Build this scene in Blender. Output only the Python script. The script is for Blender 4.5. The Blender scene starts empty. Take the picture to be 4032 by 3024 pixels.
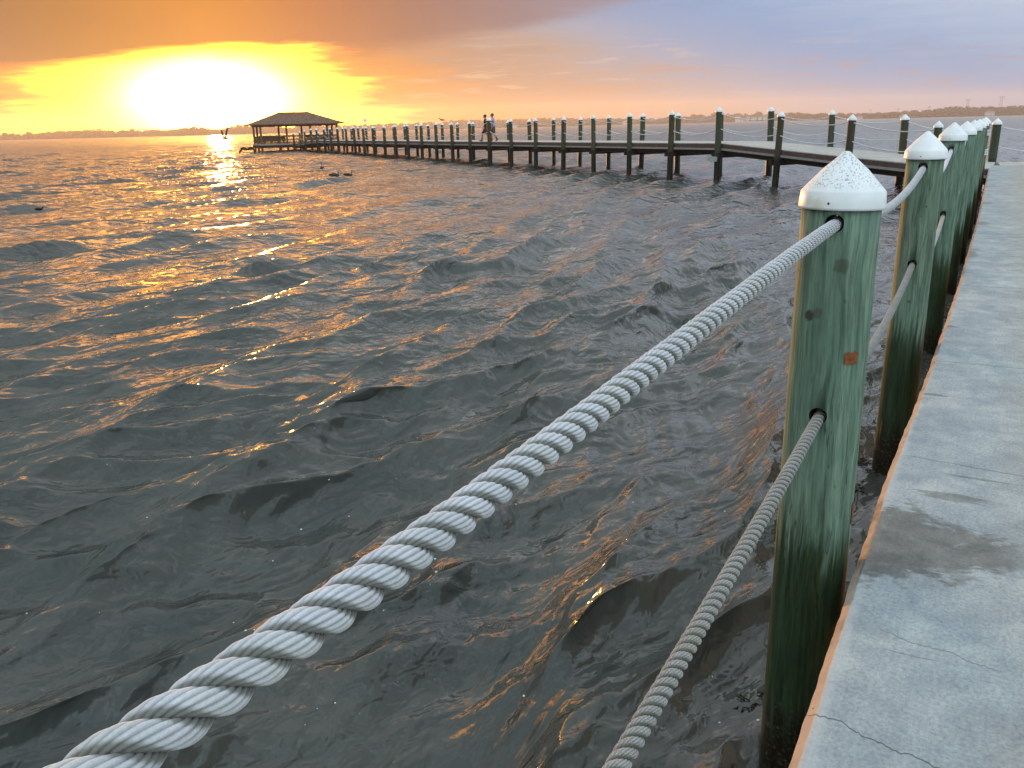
import bpy, math, random
import numpy as np
from mathutils import Vector, Matrix, noise as mnoise

# ------------------------------------------------------------------ scene, camera
scene = bpy.context.scene
COL = scene.collection
random.seed(7)
R_ = math.radians
CAMZ = 2.54
roll = math.atan(0.0246)
pitch = math.atan(1013 / 3346 * math.cos(roll))
fw = Vector((0, math.cos(pitch), -math.sin(pitch)))
up0 = Vector((0, math.sin(pitch), math.cos(pitch)))
r0 = Vector((1, 0, 0))
rt = math.cos(roll) * r0 - math.sin(roll) * up0
up = math.cos(roll) * up0 + math.sin(roll) * r0
cam_d = bpy.data.cameras.new('camera')
cam = bpy.data.objects.new('camera', cam_d)
COL.objects.link(cam)
cam.matrix_world = Matrix(((rt.x, up.x, -fw.x, 0), (rt.y, up.y, -fw.y, 0), (rt.z, up.z, -fw.z, CAMZ), (0, 0, 0, 1)))
cam_d.sensor_width = 36
cam_d.lens = 36 * 3346 / 4032
cam_d.clip_start = 0.05
cam_d.clip_end = 20000
scene.camera = cam

scene.view_settings.view_transform = 'Standard'
scene.view_settings.look = 'None'
scene.view_settings.exposure = 0
scene.view_settings.gamma = 1
scene.render.engine = 'CYCLES'
cy = scene.cycles
cy.use_denoising = True
cy.max_bounces = 6
cy.glossy_bounces = 4
cy.diffuse_bounces = 3
cy.volume_bounces = 0
cy.sample_clamp_indirect = 6
cy.caustics_reflective = False
cy.blur_glossy = 0.3

SUN_AZ, SUN_EL = -17.9, 2.0


def lin(r, g, b):
    def f(c):
        c /= 255.0
        return c / 12.92 if c <= 0.04045 else ((c + 0.055) / 1.055) ** 2.4
    return (f(r), f(g), f(b), 1.0)


class NT:
    """small helper round a node tree"""
    def __init__(self, tree):
        self.t = tree
        self.n = tree.nodes
        self.l = tree.links

    def node(self, typ, **kw):
        nd = self.n.new(typ)
        for k, v in kw.items():
            setattr(nd, k, v)
        return nd

    def put(self, sock, v):
        if isinstance(v, bpy.types.NodeSocket):
            self.l.new(v, sock)
        elif v is not None:
            sock.default_value = v

    def m(self, op, a, b=None, c=None, clamp=False):
        nd = self.node('ShaderNodeMath', operation=op)
        nd.use_clamp = clamp
        for i, v in enumerate((a, b, c)):
            if v is not None:
                self.put(nd.inputs[i], v)
        return nd.outputs[0]

    def add(self, a, b): return self.m('ADD', a, b)
    def sub(self, a, b): return self.m('SUBTRACT', a, b)
    def mul(self, a, b): return self.m('MULTIPLY', a, b)

    def smooth(self, v, lo, hi, tlo=0.0, thi=1.0):
        nd = self.node('ShaderNodeMapRange', interpolation_type='SMOOTHSTEP')
        self.put(nd.inputs['Value'], v)
        self.put(nd.inputs['From Min'], lo)
        self.put(nd.inputs['From Max'], hi)
        self.put(nd.inputs['To Min'], tlo)
        self.put(nd.inputs['To Max'], thi)
        return nd.outputs[0]

    def lerp(self, v, lo, hi, tlo=0.0, thi=1.0):
        nd = self.node('ShaderNodeMapRange')
        self.put(nd.inputs['Value'], v)
        self.put(nd.inputs['From Min'], lo)
        self.put(nd.inputs['From Max'], hi)
        self.put(nd.inputs['To Min'], tlo)
        self.put(nd.inputs['To Max'], thi)
        return nd.outputs[0]

    def ramp(self, fac, stops, interp='LINEAR'):
        nd = self.node('ShaderNodeValToRGB')
        cr = nd.color_ramp
        cr.interpolation = interp
        while len(cr.elements) < len(stops):
            cr.elements.new(0.5)
        for e, (p, c) in zip(cr.elements, stops):
            e.position = p
        for e, (p, c) in zip(cr.elements, stops):
            e.position = p
            e.color = c if len(c) == 4 else (*c, 1)
        self.put(nd.inputs[0], fac)
        return nd.outputs[0]

    def mix(self, fac, a, b, blend='MIX'):
        nd = self.node('ShaderNodeMix', data_type='RGBA', blend_type=blend)
        nd.clamp_factor = True
        self.put(nd.inputs[0], fac)
        self.put(nd.inputs[6], a)
        self.put(nd.inputs[7], b)
        return nd.outputs[2]

    def noise(self, vec, scale, detail=3, rough=0.5, dist=0.0, col=False):
        nd = self.node('ShaderNodeTexNoise')
        self.put(nd.inputs['Vector'], vec)
        self.put(nd.inputs['Scale'], scale)
        nd.inputs['Detail'].default_value = detail
        nd.inputs['Roughness'].default_value = rough
        nd.inputs['Distortion'].default_value = dist
        return nd.outputs[1 if col else 0]

    def xyz(self, x, y, z):
        nd = self.node('ShaderNodeCombineXYZ')
        for i, v in enumerate((x, y, z)):
            self.put(nd.inputs[i], v)
        return nd.outputs[0]

    def sep(self, v):
        nd = self.node('ShaderNodeSeparateXYZ')
        self.put(nd.inputs[0], v)
        return nd.outputs

    def scale(self, v, s):
        nd = self.node('ShaderNodeVectorMath', operation='MULTIPLY')
        self.put(nd.inputs[0], v)
        nd.inputs[1].default_value = s
        return nd.outputs[0]

    def vadd(self, v, w):
        nd = self.node('ShaderNodeVectorMath', operation='ADD')
        self.put(nd.inputs[0], v)
        self.put(nd.inputs[1], w)
        return nd.outputs[0]


# ------------------------------------------------------------------ sky (world)
world = bpy.data.worlds.new('World')
scene.world = world
world.use_nodes = True
W = NT(world.node_tree)
W.n.clear()
tc = W.node('ShaderNodeTexCoord').outputs['Generated']
X, Y, Z = W.sep(tc)
A = W.add(W.mul(W.m('ARCTAN2', X, Y), 57.29578), -SUN_AZ)          # degrees right of the sun
E_ = W.mul(W.m('ARCSINE', Z), 57.29578)                            # degrees above the horizon
ang = lambda a: (a + 180) / 380.0
fA = W.lerp(A, -180, 200)
LOW = [(-160, (1.15, 1.38, 1.6)), (-90, (.62, .62, .66)), (-40, lin(205, 140, 80)), (-16, lin(238, 182, 92)), (-11.5, lin(244, 222, 92)),
       (-7, lin(247, 240, 98)), (-3, lin(252, 248, 130)), (0, lin(255, 250, 150)), (4, lin(252, 248, 125)), (8.5, lin(246, 240, 98)),
       (11, lin(240, 200, 92)), (14, lin(236, 183, 95)), (20, lin(228, 179, 122)), (27, lin(219, 184, 160)), (34, lin(205, 187, 182)),
       (42, lin(190, 186, 194)), (50, lin(172, 184, 203)), (90, (.68, .78, .92)), (135, (1.05, 1.25, 1.45)), (198, (1.15, 1.38, 1.6))]
UPP = [(-160, (1.15, 1.38, 1.6)), (-90, (.52, .50, .52)), (-40, lin(150, 110, 90)), (-15, lin(192, 128, 84)), (-8, lin(208, 136, 64)),
       (0, lin(226, 150, 66)), (6, lin(214, 143, 84)), (12, lin(194, 138, 108)), (19, lin(182, 148, 140)), (27, lin(180, 163, 166)),
       (35, lin(176, 174, 188)), (48, lin(162, 178, 204)), (90, (.68, .78, .92)), (135, (1.05, 1.25, 1.45)), (198, (1.15, 1.38, 1.6))]
ZEN = [(-160, (1.45, 1.76, 1.98)), (-90, (.85, .93, 1.0)), (-25, (.66, .68, .69)), (0, (.66, .67, .68)), (22, (1.02, 1.05, 1.09)),
       (42, (1.15, 1.20, 1.28)), (60, (1.12, 1.20, 1.30)), (110, (1.2, 1.42, 1.6)), (198, (1.45, 1.76, 1.98))]


def tone(stops, table):
    out = []
    for a_, c_ in stops:
        k = [float(np.interp(a_, [q[0] for q in table], [q[1][j] for q in table])) for j in range(3)]
        out.append((a_, tuple(c_[j] * k[j] for j in range(3))))
    return out


LOW = tone(LOW, [(-90, (1, 1, 1)), (-40, (.8, .62, .6)), (-12, (.8, .62, .6)), (-7, (.95, .92, .8)), (7, (.95, .90, .8)), (11, (.82, .62, .5)), (14, (.80, .62, .55)), (20, (.70, .70, .8)), (27, (.74, .80, .85)), (34, (.70, .86, 1.02)), (42, (.69, .90, 1.1)), (60, (.8, .95, 1.05)), (90, (1, 1, 1))])
UPP = tone(UPP, [(-90, (1, 1, 1)), (-40, (.6, .67, 1)), (-15, (.56, .67, 1.0)), (-8, (.72, .76, .8)), (0, (.86, .83, .6)), (6, (.74, .68, .75)), (12, (.64, .67, .9)), (19, (.64, .77, 1.1)), (27, (.68, .86, 1.22)), (35, (.76, .98, 1.18)), (60, (.85, .98, 1.1)), (90, (1, 1, 1))])
LOW = tone(LOW, [(-90, (1, 1, 1)), (-40, (.85, .75, .6)), (-14, (.88, .76, .62)), (-8, (1, 1, 1)), (7, (1, 1, 1)), (10, (.86, .86, .86)), (14, (.80, .80, .90)), (20, (.78, .83, 1.2)), (27, (.82, .90, 1.06)), (34, (.84, .96, 1.1)), (42, (.82, .96, 1.05)), (70, (1, 1, 1))])
LOW = tone(LOW, [(20, (1, 1, 1)), (30, (.90, .96, 1.02)), (46, (.80, .92, 1.03)), (70, (1, 1, 1))])
LOW = tone(LOW, [(-40, (1, 1, 1)), (-22, (1.2, 1, 1)), (-16, (1.35, .84, 1)), (-12, (3.0, 1.04, .95)), (-8, (8.5, 3.6, 1)), (-3, (17.0, 8.6, 1.1)), (4, (17.0, 8.6, 1.1)), (7, (8.5, 3.6, 1)), (9.5, (3.0, 1.28, 1)), (12.5, (1.35, 1.06, 1.0)), (17, (.96, 1.0, 1.05)), (22, (.88, .96, 1.10)), (28, (1, 1, 1))])
UPP = tone(UPP, [(-30, (1, 1, 1)), (-8, (1.02, 1, 1)), (0, (1.15, 1.0, .9)), (6, (1.02, 1, .95)), (12, (.95, 1, 1)), (20, (.97, 1, 1)), (30, (1, 1, 1))])
UPP = tone(UPP, [(-90, (1, 1, 1)), (-40, (.75, .78, .95)), (-14, (.75, .78, .92)), (0, (.90, .93, .68)), (7, (.92, .80, .85)), (14, (.80, .80, .86)), (20, (.86, .90, .88)), (27, (.91, 1.0, .98)), (34, (.93, 1.06, 1.12)), (42, (.95, .97, 1.02)), (70, (1, 1, 1))])
cl_vec = W.xyz(W.mul(A, .055), W.mul(E_, .22), 3.1)
cn = W.noise(cl_vec, 1.6, 5, .55, .3)
cn2 = W.noise(W.xyz(W.mul(A, .09), W.mul(E_, .95), 7.7), 2.2, 5, .6, .25)
Aw = W.mul(W.add(A, W.add(W.mul(W.add(cn, -.5), 9.0), W.mul(W.add(cn2, -.5), 9.0))), W.add(.80, W.mul(W.m('MAXIMUM', E_, 0.0), .125)))
Aw = W.mix(W.smooth(W.m('ABSOLUTE', A), 60, 90), Aw, A)
fAw = W.lerp(Aw, -180, 200)
low = W.ramp(fAw, [(ang(a), c) for a, c in LOW])
upp = W.ramp(fA, [(ang(a), c) for a, c in UPP])
zen = W.ramp(fA, [(ang(a), c) for a, c in ZEN])
far = W.m('MAXIMUM', W.add(A, -8), 0.0)
T = W.add(3.35, W.mul(W.add(W.m('MINIMUM', A, 0.0), 14), .092))
far4 = W.m('MAXIMUM', W.add(A, -9), 0.0)
T = W.add(T, W.add(W.mul(far4, .05), W.mul(W.mul(far4, far4), .006)))
Ew = W.add(E_, W.add(W.mul(W.add(cn, -.5), 1.3), W.mul(W.add(cn2, -.5), .9)))
d_ = W.sub(Ew, T)
mcl = W.smooth(d_, -.35, .75)
col = W.mix(mcl, low, upp)
# broad light and dark banks inside the cloud sheet
bank = W.smooth(cn, .38, .66)
col = W.mix(W.mul(bank, W.smooth(E_, 3.0, 8.0, 0, .30)), col, W.mix(1.0, col, (.72, .70, .74, 1), 'MULTIPLY'))
wisp = W.mul(W.mul(W.smooth(cn2, .56, .70), W.smooth(E_, .6, 1.6)), W.mul(W.smooth(E_, 6.5, 3.5), W.smooth(A, 6, 14)))
wisp = W.mul(wisp, W.smooth(A, 48, 25))
col = W.mix(W.mul(wisp, .40), col, lin(236, 205, 165))
dark = W.mul(W.mul(W.smooth(cn2, .47, .38), W.smooth(E_, 1.2, 2.0)), W.mul(W.smooth(E_, 4.6, 3.0), W.smooth(A, 9, 13)))
col = W.mix(W.mul(dark, .22), col, lin(206, 140, 92))
# upper sky
col = W.mix(W.smooth(E_, 10.5, 21), col, zen)
col = W.mix(W.smooth(E_, 42, 75), col, (1.12, 1.30, 1.46, 1))
mott = W.noise(tc, 3.2, 5, .55)
col = W.mix(W.smooth(E_, 9, 16), col, W.mix(1.0, col, W.ramp(mott, [(.34, (.55, .56, .58)), (.46, (.86, .86, .87)), (.54, (1.15, 1.15, 1.15)), (.66, (1.75, 1.73, 1.70))]), 'MULTIPLY'))
# unseen orange sky patch added above the view for gold glints on the water
glint_patch = W.mul(W.m('EXPONENT', W.mul(W.mul(W.m("DIVIDE", A, 14.0), W.m("DIVIDE", A, 14.0)), -1.0)), W.mul(W.smooth(E_, 9.5, 13.0), W.smooth(E_, 27, 17)))
glint_patch = W.mul(glint_patch, W.smooth(cn2, .38, .58))
col = W.mix(W.mul(glint_patch, .9), col, (9.5, 3.7, .60, 1))
# glow round the sun
gx = W.m('DIVIDE', W.add(A, .3), 3.4)
gy = W.m('DIVIDE', W.add(E_, -1.9), 1.62)
gr = W.add(W.mul(gx, gx), W.mul(gy, gy))
glow = W.mul(W.m('EXPONENT', W.mul(gr, -1.0)), W.lerp(mcl, 0, 1, 36.0, .9))
gx2 = W.m('DIVIDE', A, 13.0)
gy2 = W.m('DIVIDE', W.add(E_, -2.0), 5.0)
glow2 = W.mul(W.m('EXPONENT', W.mul(W.add(W.mul(gx2, gx2), W.mul(gy2, gy2)), -1.0)), .03)
gcol = W.node('ShaderNodeVectorMath', operation='SCALE')
gcol.inputs[0].default_value = (1.0, .60, .17)
W.l.new(glow, gcol.inputs['Scale'])
gcol2 = W.node('ShaderNodeVectorMath', operation='SCALE')
gcol2.inputs[0].default_value = (1.0, .55, .12)
W.l.new(glow2, gcol2.inputs['Scale'])
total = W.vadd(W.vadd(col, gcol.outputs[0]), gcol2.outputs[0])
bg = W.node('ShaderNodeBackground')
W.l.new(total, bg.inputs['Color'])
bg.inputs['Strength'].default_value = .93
sky = W.node('ShaderNodeTexSky', sky_type='NISHITA')
sky.sun_disc = False
sky.sun_elevation = R_(SUN_EL)
sky.sun_rotation = R_(SUN_AZ)
bg2 = W.node('ShaderNodeBackground')
# the cloud sheet hides most of the clear sky on the sunset side
cover = W.mix(W.smooth(W.m('ABSOLUTE', A), 60, 130), (.06, .06, .06, 1), (1, 1, 1, 1))
W.l.new(W.mix(1.0, sky.outputs[0], cover, 'MULTIPLY'), bg2.inputs['Color'])
bg2.inputs['Strength'].default_value = .05
addsh = W.node('ShaderNodeAddShader')
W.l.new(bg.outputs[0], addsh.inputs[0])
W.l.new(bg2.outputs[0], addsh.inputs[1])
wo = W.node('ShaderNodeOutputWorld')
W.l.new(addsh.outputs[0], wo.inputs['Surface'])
world.cycles.sampling_method = 'MANUAL'
world.cycles.sample_map_resolution = 1024

sd = bpy.data.lights.new('sun', 'SUN')
sd.energy = 5.0
sd.angle = R_(0.6)
sd.color = (1.0, .46, .15)
sun = bpy.data.objects.new('sun', sd)
COL.objects.link(sun)
sv = Vector((math.sin(R_(SUN_AZ)) * math.cos(R_(SUN_EL)), math.cos(R_(SUN_AZ)) * math.cos(R_(SUN_EL)), math.sin(R_(SUN_EL))))
sun.rotation_euler = sv.to_track_quat('Z', 'Y').to_euler()
sun.location = sv * 50


# ------------------------------------------------------------------ mesh helpers
class MB:
    def __init__(self):
        self.v, self.f, self.mi, self.sm = [], [], [], []

    def verts(self, vs):
        k = len(self.v)
        self.v.extend([tuple(p) for p in vs])
        return k

    def face(self, idx, mi=0, sm=False):
        self.f.append(tuple(idx)); self.mi.append(mi); self.sm.append(sm)

    def box(self, c, s, M=None, mi=0):
        """centre, full size, optional 3x3/4x4 matrix"""
        cx_, cy_, cz_ = c
        hx, hy, hz = s[0] / 2, s[1] / 2, s[2] / 2
        vs = [Vector((cx_ + a * hx, cy_ + b * hy, cz_ + d * hz)) for a in (-1, 1) for b in (-1, 1) for d in (-1, 1)]
        if M is not None:
            vs = [M @ p for p in vs]
        k = self.verts(vs)
        for q in ((0, 1, 3, 2), (4, 6, 7, 5), (0, 4, 5, 1), (2, 3, 7, 6), (0, 2, 6, 4), (1, 5, 7, 3)):
            self.face([k + i for i in q], mi)

    def beam(self, a, b, w, h, mi=0, dz=0.0):
        """box from a to b, width w sideways, height h (top at the line when dz = 0 means centred)"""
        a = Vector(a); b = Vector(b)
        d = b - a
        L = d.length
        t = d / L
        s = Vector((t.y, -t.x, 0))
        if s.length < 1e-5:
            s = Vector((1, 0, 0))
        s.normalize()
        u = s.cross(t)
        if u.z < 0:
            u = -u
        M = Matrix((t, s, u)).transposed().to_4x4()
        M.translation = (a + b) / 2 + Vector((0, 0, dz))
        self.box((0, 0, 0), (L, w, h), M, mi)

    def loft(self, pts, rad, n=10, mi=0, sm=True, cap=True, upv=(0, 0, 1)):
        """tube through pts; rad = list of (side, vertical) radii or floats"""
        pts = [Vector(p) for p in pts]
        N = len(pts)
        rings = []
        for i, p in enumerate(pts):
            t = (pts[min(i + 1, N - 1)] - pts[max(i - 1, 0)]).normalized()
            s = t.cross(Vector(upv))
            if s.length < 1e-3:
                s = t.cross(Vector((0, 1, 0)))
            s.normalize()
            u = s.cross(t).normalized()
            r = rad[i]
            ra, rb = (r, r) if isinstance(r, (int, float)) else r
            rings.append(self.verts([p + s * ra * math.cos(2 * math.pi * k / n) + u * rb * math.sin(2 * math.pi * k / n) for k in range(n)]))
        for i in range(N - 1):
            a, b = rings[i], rings[i + 1]
            m_ = mi[i] if isinstance(mi, (list, tuple)) else mi
            for k in range(n):
                self.face((a + k, a + (k + 1) % n, b + (k + 1) % n, b + k), m_, sm)
        if cap:
            m0 = mi[0] if isinstance(mi, (list, tuple)) else mi
            m1 = mi[-1] if isinstance(mi, (list, tuple)) else mi
            self.face([rings[0] + k for k in range(n)][::-1], m0, False)
            self.face([rings[-1] + k for k in range(n)], m1, False)

    def lathe(self, prof, n=24, mi=0, sm=True, c=(0, 0, 0), wob=None):
        rings = []
        for (r, z) in prof:
            if r < 1e-6:
                rings.append((self.verts([(c[0], c[1], c[2] + z)]), 1))
            else:
                vs = []
                for k in range(n):
                    a = 2 * math.pi * k / n
                    rr = r * (wob(a, z) if wob else 1)
                    vs.append((c[0] + rr * math.cos(a), c[1] + rr * math.sin(a), c[2] + z))
                rings.append((self.verts(vs), n))
        for (a, na), (b, nb) in zip(rings, rings[1:]):
            for k in range(n):
                k2 = (k + 1) % n
                if na == 1:
                    self.face((a, b + k2, b + k), mi, sm)
                elif nb == 1:
                    self.face((a + k, a + k2, b), mi, sm)
                else:
                    self.face((a + k, a + k2, b + k2, b + k), mi, sm)

    def build(self, name, mats, parent=None, loc=None, rot=None):
        me = bpy.data.meshes.new(name)
        me.from_pydata(self.v, [], self.f)
        if not isinstance(mats, (list, tuple)):
            mats = [mats]
        for m_ in mats:
            me.materials.append(m_)
        me.polygons.foreach_set('material_index', self.mi)
        me.polygons.foreach_set('use_smooth', self.sm)
        me.update()
        o = bpy.data.objects.new(name, me)
        COL.objects.link(o)
        if parent is not None:
            o.parent = parent
        if loc is not None:
            o.location = loc
        if rot is not None:
            o.rotation_euler = rot
        return o


def np_mesh(name, verts, faces, mat, smooth=True, parent=None):
    me = bpy.data.meshes.new(name)
    nv, nf = len(verts), len(faces)
    me.vertices.add(nv)
    me.vertices.foreach_set('co', np.asarray(verts, np.float32).ravel())
    me.loops.add(nf * 4)
    me.loops.foreach_set('vertex_index', np.asarray(faces, np.int32).ravel())
    me.polygons.add(nf)
    me.polygons.foreach_set('loop_start', np.arange(0, nf * 4, 4, dtype=np.int32))
    me.polygons.foreach_set('use_smooth', np.full(nf, smooth))
    me.materials.append(mat)
    me.update(calc_edges=True)
    me.validate()
    o = bpy.data.objects.new(name, me)
    COL.objects.link(o)
    if parent is not None:
        o.parent = parent
    return o


def tag(o, label=None, cat=None, group=None, kind=None):
    if label: o['label'] = label
    if cat: o['category'] = cat
    if group: o['group'] = group
    if kind: o['kind'] = kind
    return o


def empty(name, loc=(0, 0, 0), rz=0.0):
    o = bpy.data.objects.new(name, None)
    COL.objects.link(o)
    o.location = loc
    o.rotation_euler = (0, 0, rz)
    o.empty_display_size = .2
    return o


# ------------------------------------------------------------------ materials
def mat(name):
    m_ = bpy.data.materials.new(name)
    m_.use_nodes = True
    t = NT(m_.node_tree)
    b = t.n['Principled BSDF']
    return m_, t, b


def bump(t, b, h, strength=.3, dist=.01):
    nd = t.node('ShaderNodeBump')
    nd.inputs['Strength'].default_value = strength
    nd.inputs['Distance'].default_value = dist
    t.put(nd.inputs['Height'], h)
    t.l.new(nd.outputs[0], b.inputs['Normal'])
    return nd


def simple(name, c, rough=.7, var=.15, sc=20, spec=.3):
    m_, t, b = mat(name)
    o = t.node('ShaderNodeTexCoord').outputs['Object']
    n_ = t.noise(o, sc, 4, .6)
    c = tuple(c[:3])
    t.put(b.inputs['Base Color'], t.ramp(n_, [(.3, tuple(x * (1 - var) for x in c)), (.7, tuple(min(1, x * (1 + var)) for x in c))]))
    b.inputs['Roughness'].default_value = rough
    b.inputs['Specular IOR Level'].default_value = spec
    return m_


def wood_pile(name, far=False, knots=(), green=False):
    m_, t, b = mat(name)
    o = t.node('ShaderNodeTexCoord').outputs['Object']
    rnd = t.node('ShaderNodeObjectInfo').outputs['Random']
    off = t.vadd(o, t.xyz(t.mul(rnd, 13.0), t.mul(rnd, 7.0), t.mul(rnd, 5.0)))
    warp = t.noise(t.scale(off, (5, 5, 2.2)), 1.0, 3, .5, col=True)
    wv = t.node('ShaderNodeVectorMath', operation='MULTIPLY_ADD')
    t.put(wv.inputs[0], warp); wv.inputs[1].default_value = (.05, .05, .16); t.put(wv.inputs[2], off)
    off2 = wv.outputs[0]
    streak = t.noise(t.scale(off2, (26, 26, 1.5)), 1.0, 5, .64, .25)
    grain = t.noise(t.scale(off2, (85, 85, 5)), 1.0, 3, .6)
    big = t.noise(t.scale(off, (3, 3, 1.3)), 1.0, 3, .5)
    c = t.ramp(streak, [(.28, (.050, .090, .062)), (.43, (.095, .158, .112)), (.55, (.128, .200, .144)), (.66, (.158, .232, .172)), (.8, (.19, .26, .195))])
    brown = t.ramp(streak, [(.3, (.055, .048, .028)), (.5, (.12, .105, .060)), (.7, (.20, .18, .11))])
    bf = t.smooth(t.add(big, t.mul(t.add(rnd, -.5), .35 if not far else .55)), .50, .66)
    c = t.mix(t.mul(bf, .18 if green else .75), c, brown)
    c = t.mix(1.0, c, t.ramp(grain, [(.3, (.60, .60, .60)), (.5, (1, 1, 1)), (.7, (1.30, 1.30, 1.28))]), 'MULTIPLY')
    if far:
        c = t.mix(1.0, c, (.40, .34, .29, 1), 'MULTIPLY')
    check = t.noise(t.scale(off2, (42, 42, .9)), 1.0, 2, .5)
    slit = t.smooth(t.m('ABSOLUTE', t.add(check, -.5)), .012, .002)
    slit = t.mul(slit, t.smooth(big, .42, .56))
    c = t.mix(t.mul(slit, .6), c, (.02, .025, .015, 1))
    pos = t.node('ShaderNodeNewGeometry').outputs['Position']
    z = t.sep(pos)[2]
    zt = t.add(z, t.mul(t.add(streak, -.5), .75))
    wet = t.smooth(zt, 1.22, .95)
    c = t.mix(wet, c, t.mix(1.0, c, (.22, .26, .17, 1), 'MULTIPLY'))
    bottom = t.smooth(zt, .42, .18)
    muck = t.ramp(t.noise(off, 60, 3, .6), [(.45, (.008, .007, .004)), (.62, (.03, .028, .012)), (.78, (.16, .15, .12))])
    c = t.mix(bottom, c, muck)
    for (kx, ky, kz, kr, kc) in knots:
        dv = t.node('ShaderNodeVectorMath', operation='DISTANCE')
        t.put(dv.inputs[0], t.vadd(o, t.scale(t.noise(o, 38, 3, .6, col=True), (.026, .026, .040))))
        dv.inputs[1].default_value = (kx + .013, ky + .013, kz + .020)
        c = t.mix(t.mul(t.smooth(dv.outputs['Value'], kr, kr * .55), kc[3]), c, (*kc[:3], 1))
    t.put(b.inputs['Base Color'], c)
    t.put(b.inputs['Roughness'], t.lerp(wet, 0, 1, .72, .38))
    b.inputs['Specular IOR Level'].default_value = .25
    h = t.sub(t.add(t.mul(streak, .6), t.mul(grain, .4)), t.mul(slit, .8))
    bump(t, b, h, .45 if not far else .15, .006)
    return m_


def plane_material_water():
    m_, t, b = mat('lagoon_water')
    pos = t.node('ShaderNodeNewGeometry').outputs['Position']
    # axes along and across the crests
    mp = t.node('ShaderNodeMapping')
    mp.inputs['Rotation'].default_value = (0, 0, R_(-(90 - 38)))
    t.put(mp.inputs['Vector'], pos)
    p = mp.outputs[0]
    n1 = t.noise(t.scale(p, (1.3, 3.0, 1)), 1.0, 2, .5, .6)
    n2 = t.noise(t.scale(p, (5.0, 10.0, 1)), 1.0, 2, .5, .6)
    n3 = t.noise(t.scale(pos, (21, 21, 21)), 1.0, 1, .5, .3)
    dist = t.node('ShaderNodeVectorMath', operation='LENGTH')
    t.put(dist.inputs[0], pos)
    dl = dist.outputs['Value']
    n0 = t.noise(t.scale(p, (.30, .85, 1)), 1.0, 4, .55, .4)
    farm = t.smooth(dl, 22, 60)
    gust = t.smooth(t.noise(t.scale(p, (.16, .34, 1)), 1.0, 3, .5, .6), .36, .64, .45, 1.25)
    h = t.add(t.mul(n1, .15), t.mul(t.mul(n2, .042), gust))
    h = t.add(h, t.mul(t.mul(n0, .85), farm))
    h = t.add(h, t.mul(t.mul(n3, .0040), gust))
    bp = t.node('ShaderNodeBump')
    bp.inputs['Strength'].default_value = 1.0
    bp.inputs['Distance'].default_value = 1.0
    t.put(bp.inputs['Height'], h)
    t.put(bp.inputs['Strength'], t.smooth(dl, 6, 60, .85, .80))
    t.l.new(bp.outputs[0], b.inputs['Normal'])
    murk = t.noise(t.scale(p, (.8, 1.2, 1)), 1.0, 3, .5)
    c = t.ramp(murk, [(.3, (.046, .054, .048)), (.7, (.068, .073, .063))])
    t.put(b.inputs['Base Color'], c)
    t.put(b.inputs['Roughness'], t.ramp(t.lerp(dl, 0, 200), [(.0, (.05,)*3), (.06, (.065,)*3), (.15, (.09,)*3), (.30, (.12,)*3), (.6, (.18,)*3), (1.0, (.27,)*3)]))
    b.inputs['IOR'].default_value = 1.333
    b.inputs['Specular IOR Level'].default_value = .5
    return m_


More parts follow.
